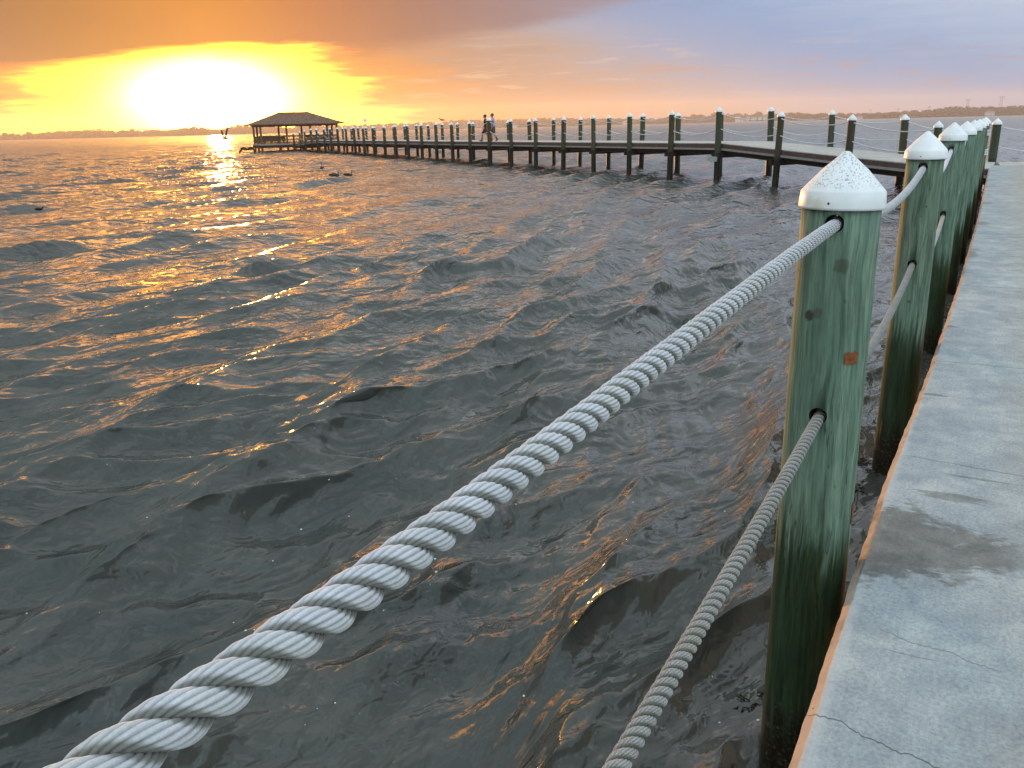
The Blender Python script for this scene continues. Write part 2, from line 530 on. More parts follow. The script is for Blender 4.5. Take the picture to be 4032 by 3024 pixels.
def concrete(name, kind):
    """kind: 'cap' (local x along the edge, local y towards the water) or 'pave' or 'deck'"""
    m_, t, b = mat(name)
    o = t.node('ShaderNodeTexCoord').outputs['Object']
    x, y, z = t.sep(o)
    n1 = t.noise(o, 2.2, 6, .6)
    n2 = t.noise(o, 75, 4, .75)
    n3 = t.noise(t.scale(o, (3, 90, 3)), 1.0, 3, .6)        # broom finish
    n4 = t.noise(o, 7, 5, .65, .4)
    if kind == 'cap':
        base = t.ramp(n1, [(.3, (.228, .268, .288)), (.5, (.296, .334, .342)), (.7, (.375, .408, .400))])
        warm = t.smooth(t.add(y, t.mul(t.add(n1, -.5), .5)), -.05, -.62)
        base = t.mix(t.mul(warm, .75), base, (.330, .310, .255, 1))
    elif kind == 'pave':
        base = t.ramp(n1, [(.3, (.33, .30, .225)), (.7, (.42, .385, .30))])
    else:
        base = t.ramp(n1, [(.3, (.34, .335, .30)), (.7, (.46, .45, .41))])
    c = t.mix(1.0, base, t.ramp(n4, [(.3, (.78, .80, .83)), (.7, (1.18, 1.16, 1.12))]), 'MULTIPLY')
    c = t.mix(1.0, c, t.ramp(n2, [(.30, (.70, .70, .70)), (.5, (1, 1, 1)), (.70, (1.24, 1.24, 1.24))]), 'MULTIPLY')
    c = t.mix(1.0, c, t.ramp(n3, [(.3, (.95, .95, .95)), (.7, (1.04, 1.04, 1.04))]), 'MULTIPLY')
    rough = .82
    if kind == 'cap':
        # pale worn arris beside the chamfer
        c = t.mix(t.mul(t.smooth(t.add(y, t.mul(t.add(n4, -.5), .05)), .205, .24), .45), c, (.42, .46, .46, 1))
        # chamfer and side: tan, pitted
        pit = t.noise(o, 70, 2, .5)
        tan = t.mix(t.smooth(pit, .31, .25), (.335, .275, .225, 1), (.10, .085, .07, 1))
        tan = t.mix(1.0, tan, t.ramp(t.noise(o, 6, 4, .6), [(.32, (.52, .50, .48)), (.48, (.95, .94, .92)), (.65, (1.12, 1.10, 1.06))]), 'MULTIPLY')
        zt = t.smooth(z, -.003, -.008)
        c = t.mix(zt, c, tan)
        # wet patch by the near piling: s runs 2.95..3.55 at the edge and narrows inland
        q = t.sub(.26, y)                                     # distance inland
        wn = t.add(t.mul(t.add(t.noise(t.scale(o, (4.2, 3.4, 1)), 1.0, 7, .72, .7), -.5), .85), t.mul(t.add(t.noise(t.scale(o, (24, 13, 1)), 1.0, 4, .65), -.5), .34))
        cen = t.add(3.24, t.mul(q, .12))
        hw = t.sub(.36, t.mul(q, .50))
        inside = t.sub(hw, t.add(t.m('ABSOLUTE', t.sub(x, cen)), wn))
        wetm = t.mul(t.smooth(inside, -.06, .06), t.smooth(t.noise(o, 11, 5, .65), .30, .46, .60, 1.0))
        wetm = t.mul(wetm, t.smooth(q, .60, .40))
        # small damp stains further along
        for (s0, w0, hs, hq) in ((3.78, .02, .05, .20), (4.05, -.08, .03, .22), (11.3, .16, .55, .14), (14.7, .12, .40, .18), (18.2, .12, .25, .25), (22.6, .10, .3, .25), (29.2, .05, .3, .3), (7.2, .20, .10, .10), (5.3, .16, .04, .10)):
            dx = t.m('DIVIDE', t.sub(x, s0), hs)
            dy = t.m('DIVIDE', t.sub(y, w0), hq)
            rr = t.m('SQRT', t.add(t.mul(dx, dx), t.mul(dy, dy)))
            rr = t.add(rr, t.mul(t.add(t.noise(t.scale(o, (4 / max(hs, .1), 5, 1)), .6, 5, .7, .6), -.5), 3.2))
            wetm = t.m('MAXIMUM', wetm, t.mul(t.smooth(rr, .75, .45), .75))
        wetm = t.mul(wetm, t.smooth(z, -.012, -.004))
        wetc = t.mix(1.0, c, t.ramp(n4, [(.3, (.30, .275, .245)), (.7, (.52, .475, .42))]), 'MULTIPLY')
        c = t.mix(wetm, c, wetc)
        # cracks across the slab
        def crack(s0, slope, amp, wdt, ylo, yhi, fr=5.0):
            cn_ = t.noise(t.xyz(0.0, t.mul(y, fr), s0), 1.0, 5, .7)
            line = t.add(t.add(s0, t.mul(t.sub(.243, y), slope)), t.mul(t.add(cn_, -.5), amp))
            dd = t.m('ABSOLUTE', t.sub(x, line))
            k = t.smooth(dd, wdt, wdt * .25)
            return t.mul(k, t.mul(t.smooth(y, ylo - .03, ylo + .03), t.smooth(y, yhi + .05, yhi - .01)))
        ck = crack(2.10, -.27, .11, .0042, -.75, .26)
        for args in ((2.62, -.20, .10, .0035, -.18, .13), (2.50, .0, .06, .003, -.02, .10), (4.22, -.10, .06, .006, -.5, .18), (6.1, .02, .1, .009, -.7, .22), (9.1, .0, .15, .013, -.7, .2), (13.0, .05, .3, .02, -.75, .2), (18.3, .0, .3, .03, -.75, .2), (25.0, .0, .3, .04, -.75, .2)):
            ck = t.m('MAXIMUM', ck, t.mul(crack(*args), .7))
        c = t.mix(t.mul(ck, .8), c, (.06, .06, .06, 1))
        rough = t.lerp(wetm, 0, 1, .85, .42)
        t.put(b.inputs['Roughness'], rough)
        h = t.sub(t.add(t.mul(n2, .5), t.mul(n3, .35)), t.mul(ck, 2.0))
        bump(t, b, h, .35, .004)
    else:
        b.inputs['Roughness'].default_value = rough
        bump(t, b, n2, .3, .004)
    t.put(b.inputs['Base Color'], c)
    b.inputs['Specular IOR Level'].default_value = .3
    return m_


def cap_material(name, dirt):
    m_, t, b = mat(name)
    o = t.node('ShaderNodeTexCoord').outputs['Object']
    x, y, z = t.sep(o)
    rnd = t.node('ShaderNodeObjectInfo').outputs['Random']
    off = t.vadd(o, t.xyz(t.mul(rnd, 9), 0.0, 0.0))
    n1 = t.noise(off, 9, 4, .6)
    base = t.ramp(n1, [(.3, (.66, .70, .70)), (.7, (.78, .80, .79))])
    if dirt > 0:
        v = t.noise(t.vadd(off, t.scale(t.noise(off, 30, 2, .5, col=True), (.01, .01, .01))), 150, 2, .4)
        dens = t.mul(t.smooth(z, .055, .075), t.smooth(t.noise(off, 14, 3, .6), .30, .55))
        sp = t.mul(t.smooth(v, .565 + .05 * (1 - dirt), .62 + .05 * (1 - dirt)), dens)
        base = t.mix(t.mul(sp, .80), base, (.25, .28, .29, 1))
        base = t.mix(t.mul(t.smooth(n1, .58, .72), .55 * dirt), base, (.50, .52, .34, 1))
    t.put(b.inputs['Base Color'], base)
    b.inputs['Roughness'].default_value = .42
    b.inputs['Specular IOR Level'].default_value = .35
    return m_


def rope_material(name, c, fuzz):
    m_, t, b = mat(name)
    o = t.node('ShaderNodeTexCoord').outputs['Object']
    n1 = t.noise(o, 18, 4, .6)
    n2 = t.noise(o, 420, 2, .6)
    n3 = t.noise(o, 5, 3, .6)
    base = t.ramp(n1, [(.3, tuple(k * .84 for k in c)), (.7, tuple(k * 1.08 for k in c))])
    base = t.mix(t.mul(t.smooth(n3, .50, .72), .40), base, (c[0] * .80, c[1] * .80, c[2] * .58, 1))
    base = t.mix(1.0, base, t.ramp(n2, [(.3, (1 - fuzz,) * 3), (.7, (1 + fuzz * .5,) * 3)]), 'MULTIPLY')
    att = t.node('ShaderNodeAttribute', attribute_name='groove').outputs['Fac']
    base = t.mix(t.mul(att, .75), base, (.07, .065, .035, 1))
    t.put(b.inputs['Base Color'], base)
    b.inputs['Roughness'].default_value = .8
    b.inputs['Specular IOR Level'].default_value = .2
    b.inputs['Sheen Weight'].default_value = .15
    bump(t, b, n2, .25 + fuzz, .0012)
    return m_


M_pile = wood_pile('green_treated_wood')
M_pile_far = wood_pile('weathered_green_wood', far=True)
M_water = plane_material_water()
M_capc = concrete('seawall_concrete', 'cap')
M_pave = concrete('tan_pavement', 'pave')
M_deck = concrete('pale_deck', 'deck')
M_cap_d = cap_material('speckled_white_plastic', 1.0)
M_cap_m = cap_material('stained_white_plastic', .35)
M_cap = cap_material('white_plastic', 0)
M_rope1 = rope_material('white_nylon_rope', (.525, .545, .575), .10)
M_rope2 = rope_material('weathered_rope', (.34, .335, .32), .45)
M_rope3 = simple('distant_white_rope', (.60, .62, .60), .8, .1, 3)
M_fascia = simple('dark_brown_board', (.085, .055, .050), .75, .35, 6)
M_ledge = simple('grey_ledge_board', (.26, .26, .24), .8, .2, 5)
M_dark = simple('dark_creosoted_beam', (.020, .016, .013), .8, .4, 5)
M_metal = simple('dark_screw', (.04, .035, .03), .5, .2, 40)
M_rust = simple('orange_rust', (.20, .065, .022), .85, .45, 90)
M_hole = simple('bored_hole', (.012, .011, .009), .9, .2, 20)

# ------------------------------------------------------------------ water
def make_water():
    rng = np.random.default_rng(11)
    az = np.concatenate([np.arange(-180, -60, 4.0), np.arange(-60, -36, .9), np.arange(-36, 36, .115), np.arange(36, 60, .9), np.arange(60, 180, 4.0)])
    # rows: fine in depression angle close in, then growing steps out to 3.2 km
    rs = [.35]
    while rs[-1] < 3200:
        r = rs[-1]
        rs.append(r + min(max(.010, r * r / 2.6 * .00135), .34) if r < 110 else (r + .34 + (r - 110) * .0042 if r < 360 else r * 1.045))
    rs = np.array(rs)
    dr = np.gradient(rs)
    a = np.radians(az)
    RR, AA = np.meshgrid(rs, a, indexing='ij')
    Xg = RR * np.sin(AA)
    Yg = RR * np.cos(AA)
    da = np.gradient(a)
    step = np.maximum(np.broadcast_to(dr[:, None], RR.shape), RR * da[None, :])
    Zg = np.zeros_like(Xg); DX = np.zeros_like(Xg); DY = np.zeros_like(Xg)
    # swell running from the sunset side towards the sea wall (azimuth 125 deg), then chop
    comps = []
    for lam, amp, sp, q in ((6.5, .018, 14, .3), (4.6, .026, 12, .4), (3.4, .036, 8, .5), (2.75, .042, 9, .55), (2.2, .032, 12, .6)):
        for k in range(2):
            comps.append((lam * rng.uniform(.92, 1.08), amp * .75, 125 + rng.normal(0, sp), q))
    lam = 1.9
    while lam > .11:
        for k in range(3):
            comps.append((lam * rng.uniform(.85, 1.15), .0138 * lam ** 1.02, 125 + rng.normal(0, 19), .75))
        lam *= .80
    # patchiness so that crests come in groups
    gx_ = np.sin(Xg * .33 + Yg * .21 + 1.3) * np.sin(Yg * .27 - Xg * .11 + .4) + .6 * np.sin(Xg * .71 - Yg * .52)
    patch = 1 + .33 * gx_
    for lam, amp, d, q in comps:
        if lam < 1.9:
            amp *= (1.62 if .28 < lam < .9 else 1.32) * min(1.0, .30 + .70 * (lam / .42) ** 1.3)
        k = 2 * math.pi / lam
        dx, dy = math.sin(math.radians(d)), math.cos(math.radians(d))
        ph = rng.uniform(0, 6.28)
        fade = np.clip((lam / step - 2.2) / 2.0, 0, 1)
        th = k * (Xg * dx + Yg * dy) + ph
        aa = amp * fade * (patch if lam < 1.5 else 1 + .2 * gx_)
        Zg += aa * np.cos(th)
        DX -= q * aa * dx * np.sin(th)
        DY -= q * aa * dy * np.sin(th)
    Xg = Xg + DX; Yg = Yg + DY
    nr, na = Xg.shape
    V = np.stack([Xg, Yg, Zg], -1).reshape(-1, 3)
    i = np.arange(nr - 1)[:, None]
    j = np.arange(na)[None, :]
    j2 = (j + 1) % na
    F = np.stack([i * na + j + 0 * j, i * na + j2, (i + 1) * na + j2, (i + 1) * na + j], -1).reshape(-1, 4)
    # middle disc
    V = np.vstack([V, [[0, 0, 0]]])
    o = np_mesh('water', V, F[:, ::-1], M_water, True)
    tag(o, kind='structure')
    return o


make_water()

# ------------------------------------------------------------------ sea wall walkway
D = R_(29.35)
U = Vector((math.sin(D), math.cos(D), 0))          # along the edge, away from the camera
Nn = Vector((math.cos(D), -math.sin(D), 0))        # inland
WALK_ROT = R_(90 - 29.35)
DECK = .99


def sw(s, w, z=0.0):
    """s along the sea wall, w towards the water"""
    p = U * s - Nn * w
    return Vector((p.x, p.y, z))


def edge_w(s):
    pts = [(-8, .262), (2, .252), (4, .246), (5.3, .215), (7, .19), (9.5, .165), (16, .15), (24, .18), (33, .22)]
    w = np.interp(s, [p[0] for p in pts], [p[1] for p in pts])
    return float(w + .006 * mnoise.noise(Vector((s * 3.1, 0, 0))) + .005 * mnoise.noise(Vector((s * 11, 4, 0))))


def make_seawall():
    mb = MB()
    ss = list(np.concatenate([np.arange(-8, 1.2, .25), np.arange(1.2, 7, .03), np.arange(7, 32.1, .12)]))
    rows = []
    for s in ss:
        w = edge_w(s)
        c = .029 + .004 * mnoise.noise(Vector((s * 5, 9, 1)))
        ch = .029 + .003 * mnoise.noise(Vector((s * 14, 2, 7)))
        rows.append(mb.verts([(s, -.74, -.30), (s, -.74, 0), (s, 0, 0), (s, w - .02, 0), (s, w, -.002), (s, w + c * .5, -ch * .5 + .001), (s, w + c, -ch), (s, w + c + .003, -.06), (s, w + c + .003, -.30)]))
    for a, b in zip(rows, rows[1:]):
        for k in range(8):
            mb.face((a + k, b + k, b + k + 1, a + k + 1), 0, False)
        mb.face((a + 8, b + 8, b, a))
    mb.face([rows[0] + k for k in range(9)])
    mb.face([rows[-1] + k for k in range(9)][::-1])
    o = mb.build('seawall_cap', M_capc, loc=(0, 0, DECK), rot=(0, 0, WALK_ROT))
    tag(o, 'grey concrete seawall cap with chamfered edge beside the row of pilings', 'seawall', kind='structure')
    mb = MB()
    mb.box((12, -.25, -1.6), (40.3, .6, 2.6))
    o = mb.build('seawall', M_ledge, loc=(0, 0, DECK), rot=(0, 0, WALK_ROT))
    tag(o, kind='structure')
    mb = MB()
    mb.box((12.0, -3.25, -.15), (40.2, 5.0, .29))
    o = mb.build('pavement', M_pave, loc=(0, 0, DECK), rot=(0, 0, WALK_ROT))
    tag(o, kind='structure')
    g = MB()
    k = g.verts([sw(-60, -5.7, .9), sw(30, -5.7, .9), sw(34, -120, 1.2), sw(-60, -160, 1.2), sw(-60, -5.7, -2), sw(30, -5.7, -2), sw(34, -120, -2), sw(-60, -160, -2)])
    for q in ((0, 3, 2, 1), (0, 1, 5, 4), (1, 2, 6, 5), (2, 3, 7, 6), (3, 0, 4, 7)):
        g.face([k + i for i in q])
    o = g.build('lawn', simple('lawn_green', (.05, .08, .03), .9, .4, 3))
    tag(o, kind='structure')


make_seawall()

# ------------------------------------------------------------------ pilings of the walkway
HOLE_T, HOLE_L = 2.208, 1.548


def fix_normals(o_):
    import bmesh
    bm = bmesh.new()
    bm.from_mesh(o_.data)
    bmesh.ops.remove_doubles(bm, verts=bm.verts, dist=1e-6)
    bmesh.ops.recalc_face_normals(bm, faces=bm.faces)
    bm.to_mesh(o_.data)
    bm.free()


def piling_mesh(name, r_top, z_top, mat_, seed, holes=(), seg=36, parent=None, zbot=-1.2, taper=.010, direction=None):
    """local origin on the water plane; returns object"""
    rg = random.Random(seed)
    a1, a2, a3 = rg.uniform(0, 6), rg.uniform(0, 6), rg.uniform(0, 6)
    mb = MB()
    zs = list(np.linspace(zbot, z_top, 26))
    def wob(a, z):
        return 1 + .018 * math.sin(2 * a + a1 + z * .6) + .010 * math.sin(3 * a + a2 - z * 1.1) + .006 * math.sin(7 * a + a3 + z * 2)
    prof = [(0, zbot)] + [(r_top + taper * (z_top - z) / (z_top - zbot), z) for z in zs] + [(0, z_top)]
    mb.lathe(prof, seg, 0, True, wob=wob)
    o = mb.build(name, mat_, parent)
    if holes:
        fix_normals(o)
        for (hz, hr, hd) in holes:
            c = MB()
            d = Vector(hd).normalized()
            c.loft([Vector((0, 0, hz)) - d * .4, Vector((0, 0, hz)) + d * .4], [hr, hr], 22, 1, True)
            co = c.build('cutter', [mat_, M_hole])
            fix_normals(co)
            mod = o.modifiers.new('b', 'BOOLEAN')
            mod.operation = 'DIFFERENCE'
            mod.solver = 'EXACT'
            mod.object = co
            co.parent = o.parent
            bpy.context.view_layer.update()
            dg = bpy.context.evaluated_depsgraph_get()
            me = bpy.data.meshes.new_from_object(o.evaluated_get(dg))
            o.modifiers.clear()
            o.data = me
            bpy.data.objects.remove(co)
        # colour the bore dark
        me = o.data
        if len(me.materials) < 2:
            me.materials.append(M_hole)
        for p in me.polygons:
            c_ = p.center
            rad = math.hypot(c_.x, c_.y)
            if -.9 < c_.z < z_top - .002 and rad < r_top * .93 and zbot + .01 < c_.z:
                p.material_index = 1
            else:
                p.material_index = 0
    return o


def cap_mesh(name, parent, z, mat_, r=.153, h=.20, seg=40, lowpoly=False, tilt=(0, 0)):
    mb = MB()
    fl = .057
    n = 16 if lowpoly else seg
    prof = [(r - .012, -.004), (r, -.004), (r + .001, .004), (r - .003, fl - .006), (r - .007, fl), (r * .52, fl + (h - fl) * .53), (.020, h - .012), (.013, h - .004), (.006, h - .0005), (0, h)]
    if lowpoly:
        prof = [(r, 0), (r - .005, fl), (.018, h - .012), (0, h)]
    mb.lathe(prof, n, 0, True)
    o = mb.build(name, mat_, parent, loc=(0, 0, z))
    o.rotation_euler = (tilt[0], tilt[1], 0)
    if not lowpoly:
        # the ring where flange meets cone stays crisp
        pass
    return o


ROWW = .442
walk_ropes = []
piles = []
labels = ['green treated piling cut off by the frame behind the viewpoint, start of the near rope',
          'nearest green piling with speckled cone cap and rust marks, thick rope leaving its side',
          'second green piling from the viewer with clean white cone cap and bored rope holes',
          'third piling along the seawall, cap stained yellow on its right flank',
          'fourth piling along the seawall, half hidden by the yellow-stained cap',
          'fifth piling along the seawall, only its cap edge and right side showing',
          'sixth piling along the seawall, a thin sliver behind the fifth',
          'seventh piling along the seawall, faint cap just left of the tall last one',
          'last seawall piling by the landing with white rope wound round it']
for i in range(9):
    s = 3.068 + 3.6 * (i - 1)
    base = sw(s, ROWW)
    e = empty('dock_piling', (base.x, base.y, 0), rz=0)
    tag(e, labels[i], 'piling', 'pilings with cone caps along the seawall')
    rt_ = .1245 if i in (1, 0) else (.121 if i == 2 else random.Random(i).uniform(.117, .127))
    ztop = {0: 2.25, 1: 2.262, 2: 2.270, 3: 2.30, 8: 2.31}.get(i, 2.29)
    holes = ((HOLE_T + .005, .030, U), (HOLE_L + .005, .030, U)) if i in (1, 2, 3) else ()
    if i == 1:
        kn = [(-.106, -.072, 1.905, .024, (.035, .026, .014, .85)), (-.086, -.092, 1.915, .020, (.06, .04, .025, .5)), (-.030, -.122, 2.075, .030, (.045, .042, .028, .55)), (-.012, -.125, 1.965, .009, (.06, .06, .035, .6))]
        m_ = wood_pile('green_treated_wood_knotty', knots=kn, green=True)
    elif i == 2:
        kn = [(-.018, -.122, 1.95, .011, (.05, .04, .025, .8)), (-.085, -.090, 1.58, .013, (.17, .17, .12, .6)), (-.055, -.110, 1.29, .012, (.08, .05, .03, .8)), (.08, -.095, 1.42, .010, (.15, .16, .12, .6))]
        m_ = wood_pile('green_treated_wood_pitted', knots=kn, green=True)
    else:
        m_ = M_pile
    piling_mesh('post', rt_, ztop, m_, i + 3, holes, 48 if i < 4 else 24, e, taper=.012)
    cm = {1: M_cap_d, 3: M_cap_m, 5: M_cap_m, 7: M_cap_m}.get(i, M_cap)
    c = cap_mesh('cap', e, ztop - .004, cm, r=.1375 if i < 8 else .144, h=.180, seg=48, tilt=(R_([0, -.6, .5, 0, 0, 0, .3, 0, 0][i]), R_([0, 1.2, -.4, .4, 0, 0, 0, 0, 0][i])))
    if i in (1, 2, 3):
        for a_deg in (232, 352, 112):
            sc = MB()
            a = R_(a_deg)
            p0 = Vector((math.cos(a), math.sin(a), 0))
            sc.loft([p0 * .134 + Vector((0, 0, .018)), p0 * .139 + Vector((0, 0, .018)), p0 * .140 + Vector((0, 0, .018))], [.0038, .0038, .002], 8, 0, True)
            sc.build('screw', M_metal, c)
    if i == 1:
        # square rusty washer plate and a second rust patch lower down
        for (ad, zc, wa, hz) in ((-77, 1.765, 11, .040), (-24, 1.165, 15, .085)):
            pl = MB()
            rr = rt_ + .0035
            nseg, nz = 8, 6
            rows = []
            for jz in range(nz + 1):
                zz = zc - hz / 2 + hz * jz / nz
                tap = .012 * (ztop - zz) / (ztop + 1.2)
                vs = []
                for ka in range(nseg + 1):
                    aa = R_(ad - wa + 2 * wa * ka / nseg)
                    ee = 1 if 0 < ka < nseg and 0 < jz < nz else .993
                    jit = .006 * mnoise.noise(Vector((ka * 2.1, jz * 1.7, ad)))
                    vs.append(((rr + tap + .002) * ee * math.cos(aa + (jit if ka in (0, nseg) else 0)), (rr + tap + .002) * ee * math.sin(aa), zz + (jit if jz in (0, nz) else 0)))
                rows.append(pl.verts(vs))
            for a_, b_ in zip(rows, rows[1:]):
                for ka in range(nseg):
                    pl.face((a_ + ka, a_ + ka + 1, b_ + ka + 1, b_ + ka), 0, True)
            pl.build('rust_patch', M_rust, e)
    piles.append((base, ztop))


# ------------------------------------------------------------------ laid rope
def laid_rope(name, curves, R, pitch, yarns, m_, step, parent=None, nps=66, plain=None, phase=0.0, twist=1.75):
    """curves: list of polylines (dense), each turned into three twisted strands; plain: list of polylines drawn as plain tubes"""
    VV, FF, GG = [], [], []
    base = 0
    for pts in curves:
        pts = np.array(pts, float)
        seg = np.linalg.norm(np.diff(pts, axis=0), axis=1)
        L = np.concatenate([[0], np.cumsum(seg)])
        nL = int(L[-1] / step) + 1
        l = np.linspace(0, L[-1], nL)
        C = np.stack([np.interp(l, L, pts[:, k]) for k in range(3)], 1)
        T = np.gradient(C, axis=0)
        T /= np.linalg.norm(T, axis=1)[:, None]
        Sd = np.cross(T, [0, 0, 1.0])
        Sd /= np.linalg.norm(Sd, axis=1)[:, None]
        Sd = -Sd
        Ud = np.cross(T, Sd)
        rc, rr, rtg = .52 * R, .49 * R, .575 * R
        jj = np.arange(nps)
        g0 = np.abs(np.sin(np.pi * yarns * jj / nps)) ** .75                 # rows of the mesh run along the yarns
        for k in range(3):
            phi = phase + 2 * np.pi * k / 3 + 2 * np.pi * l / pitch          # right-hand lay
            psi = 2 * np.pi * jj[None, :] / nps - twist * phi[:, None]
            psi = (psi + np.pi) % (2 * np.pi) - np.pi
            g = np.broadcast_to(g0[None, :], psi.shape)
            bulge = 1 - .21 * (1 - g)
            wob = (1 + .025 * np.sin(l * 37 + k * 2) + .015 * np.sin(l * 91 + k))[:, None]
            rad = rc + rr * np.cos(psi) * bulge * wob
            tan_ = rtg * np.sin(psi) * bulge * wob
            er = np.cos(phi)[:, None, None] * Sd[:, None, :] + np.sin(phi)[:, None, None] * Ud[:, None, :]
            et = -np.sin(phi)[:, None, None] * Sd[:, None, :] + np.cos(phi)[:, None, None] * Ud[:, None, :]
            P = C[:, None, :] + rad[:, :, None] * er + tan_[:, :, None] * et
            VV.append(P.reshape(-1, 3))
            i = np.arange(nL - 1)[:, None]
            j = np.arange(nps)[None, :]
            j2 = (j + 1) % nps
            f = np.stack([i * nps + j + 0 * i, (i + 1) * nps + j, (i + 1) * nps + j2, i * nps + j2], -1).reshape(-1, 4) + base
            FF.append(f)
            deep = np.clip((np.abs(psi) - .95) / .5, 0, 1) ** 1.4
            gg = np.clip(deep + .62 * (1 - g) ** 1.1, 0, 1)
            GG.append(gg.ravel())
            base += nL * nps
    for pts, rad_ in (plain or []):
        mb = MB()
        mb.loft(pts, [rad_] * len(pts), 12, 0, True, cap=False)
        VV.append(np.array(mb.v))
        FF.append(np.array(mb.f) + base)
        GG.append(np.zeros(len(mb.v)))
        base += len(mb.v)
    o = np_mesh(name, np.vstack(VV), np.vstack(FF), m_, True, parent)
    at = o.data.attributes.new('groove', 'FLOAT', 'POINT')
    at.data.foreach_set('value', np.concatenate(GG).astype(np.float32))
    return o


def sag_pts(a, b, sag, n=40):
    out = []
    for i in range(n + 1):
        t = i / n
        p = Vector(a).lerp(Vector(b), t)
        p.z -= sag * 4 * t * (1 - t)
        out.append(tuple(p))
    return out


def shape_pts(prof, w=ROWW, s1=3.068):
    """prof: (distance from piling 1 along the wall, z)"""
    xs = np.array([p[0] for p in prof]); zs = np.array([p[1] for p in prof])
    q = np.linspace(xs[0], xs[-1], 90)
    z = np.interp(q, xs, zs)
    ker = np.hanning(13); ker /= ker.sum()
    zp = np.pad(z, 6, mode='edge')
    z = np.convolve(zp, ker, 'valid')
    return [tuple(sw(s1 + a, w, zz)) for a, zz in zip(q, z)]


S1 = 3.068
up0p = shape_pts([(-3.6, 2.205), (-3.2, 2.185), (-2.9, 2.166), (-2.6, 2.157), (-2.3, 2.160), (-1.9, 2.171), (-1.5, 2.182), (-1.1, 2.193), (-.7, 2.202), (-.3, 2.207), (.05, 2.208)])[::-1]
lo0p = shape_pts([(-3.6, 1.545), (-2.9, 1.515), (-2.3, 1.495), (-1.9, 1.497), (-1.5, 1.504), (-1.0, 1.512), (-.6, 1.520), (-.3, 1.532), (.05, 1.545)])[::-1]
up1p = sag_pts(sw(S1 - .02, ROWW, 2.208), sw(S1 + 3.62, ROWW, 2.212), .095, 60)
lo1p = sag_pts(sw(S1 - .02, ROWW, 1.548), sw(S1 + 3.62, ROWW, 1.555), .105, 60)
rest_u, rest_l = [], []
for i in range(2, 8):
    s = S1 + 3.6 * (i - 1)
    rest_u.append((sag_pts(sw(s - .1, ROWW, 2.222), sw(s + 3.7, ROWW, 2.225), .17, 24), .0205))
    rest_l.append((sag_pts(sw(s - .1, ROWW, 1.56), sw(s + 3.7, ROWW, 1.56), .19, 24), .0205))
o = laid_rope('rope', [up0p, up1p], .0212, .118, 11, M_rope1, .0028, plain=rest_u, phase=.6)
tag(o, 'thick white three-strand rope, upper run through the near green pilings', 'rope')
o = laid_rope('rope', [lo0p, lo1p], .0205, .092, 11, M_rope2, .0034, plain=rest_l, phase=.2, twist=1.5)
tag(o, 'weathered greyish rope, lower run through the near green pilings', 'rope')
# rope wound round the last piling
bs, zt_ = piles[8]
for zc, lab in ((2.16, 'white rope coil wound just under the cap of the last seawall piling'), (1.63, 'white rope coil wound at mid height of the last seawall piling')):
    mb = MB()
    pts = []
    for k in range(4 * 20 + 1):
        a = 2 * math.pi * k / 20
        pts.append((bs.x + .145 * math.cos(a), bs.y + .145 * math.sin(a), zc - .042 * k / 20))
    mb.loft(pts, [.019] * len(pts), 8)
    o = mb.build('rope_coil', M_rope3)
    tag(o, lab, 'rope coil', 'coils on the last piling')

# ------------------------------------------------------------------ pier
UR = Vector((.3926, -.9197, 0))          # ramp, towards the landing
VP = Vector((-.4147, .9100, 0))          # main pier, outwards
F0 = Vector((9.30, 38.6, 0))
front, back = [], []                      # (pos, tip, deck)


def polar(azd, d):
    return Vector((d * math.sin(R_(azd)), d * math.cos(R_(azd)), 0))


# front row: ramp 3..1, bend 0, main 1..26
for t_, tip, dk in ((3, 2.39, 1.0), (2, 2.67, 1.20), (1, 2.87, 1.415)):
    front.append((F0 + UR * 3.8 * t_, tip, dk))
eltab = {0: .0150, 1: .01298, 2: .01177, 3: .0106, 4: .00956, 5: .00895, 6: .00878, 7: .0083, 8: .00715, 9: .0066, 10: .00668, 11: .00596, 12: .00575, 13: .00526, 14: .00449, 15: .00421, 16: .00417}
maz = {20: -11.18, 21: -11.6, 22: -12.05, 23: -12.38, 24: -12.78, 25: -13.1, 26: -13.46}
deckz = lambda i: 1.63 - .007 * i if i <= 23 else 1.47 - .15 * (i - 23)
for i in range(0, 27):
    if i < 20:
        p = F0 + VP * 3.6 * i
    else:
        p = polar(maz[i], 102.6 + 2.95 * (i - 19))
    d = p.length
    tip = CAMZ + eltab[i] * d if i in eltab else deckz(i) + 1.46
    if i == 7: tip += .12
    if i >= 17: tip = deckz(i) + 1.46
    front.append((p, tip, deckz(i)))
B0 = Vector((12.2, 40.6, 0))
Rp = B0 - UR * 0 + UR * 11.4
for t_, tip, dk in ((3, 2.42, .99), (2, 2.63, 1.16), (1, 2.90, 1.39)):
    back.append((B0 + UR * 3.8 * t_, tip, dk))
for i in range(0, 27):
    p = B0 + VP * 3.6 * i
    if i >= 20:
        p = polar(maz[i], 102.6 + 2.95 * (i - 19)) + Vector((2.95, 1.9, 0))
    tip = deckz(i) + 1.47 + .03 * math.sin(i * 2.3)
    if i == 0: tip = 3.13
    back.append((p, tip, deckz(i)))

pier = empty('pier', (F0.x, F0.y, 0))
tag(pier, 'long wooden pier on green pilings bending out to the pavilion, white caps and rope rails', 'pier')
PO = Vector((F0.x, F0.y, 0))


def loc(p, z=None):
    q = Vector(p) - PO
    if z is not None:
        q.z = z
    return q


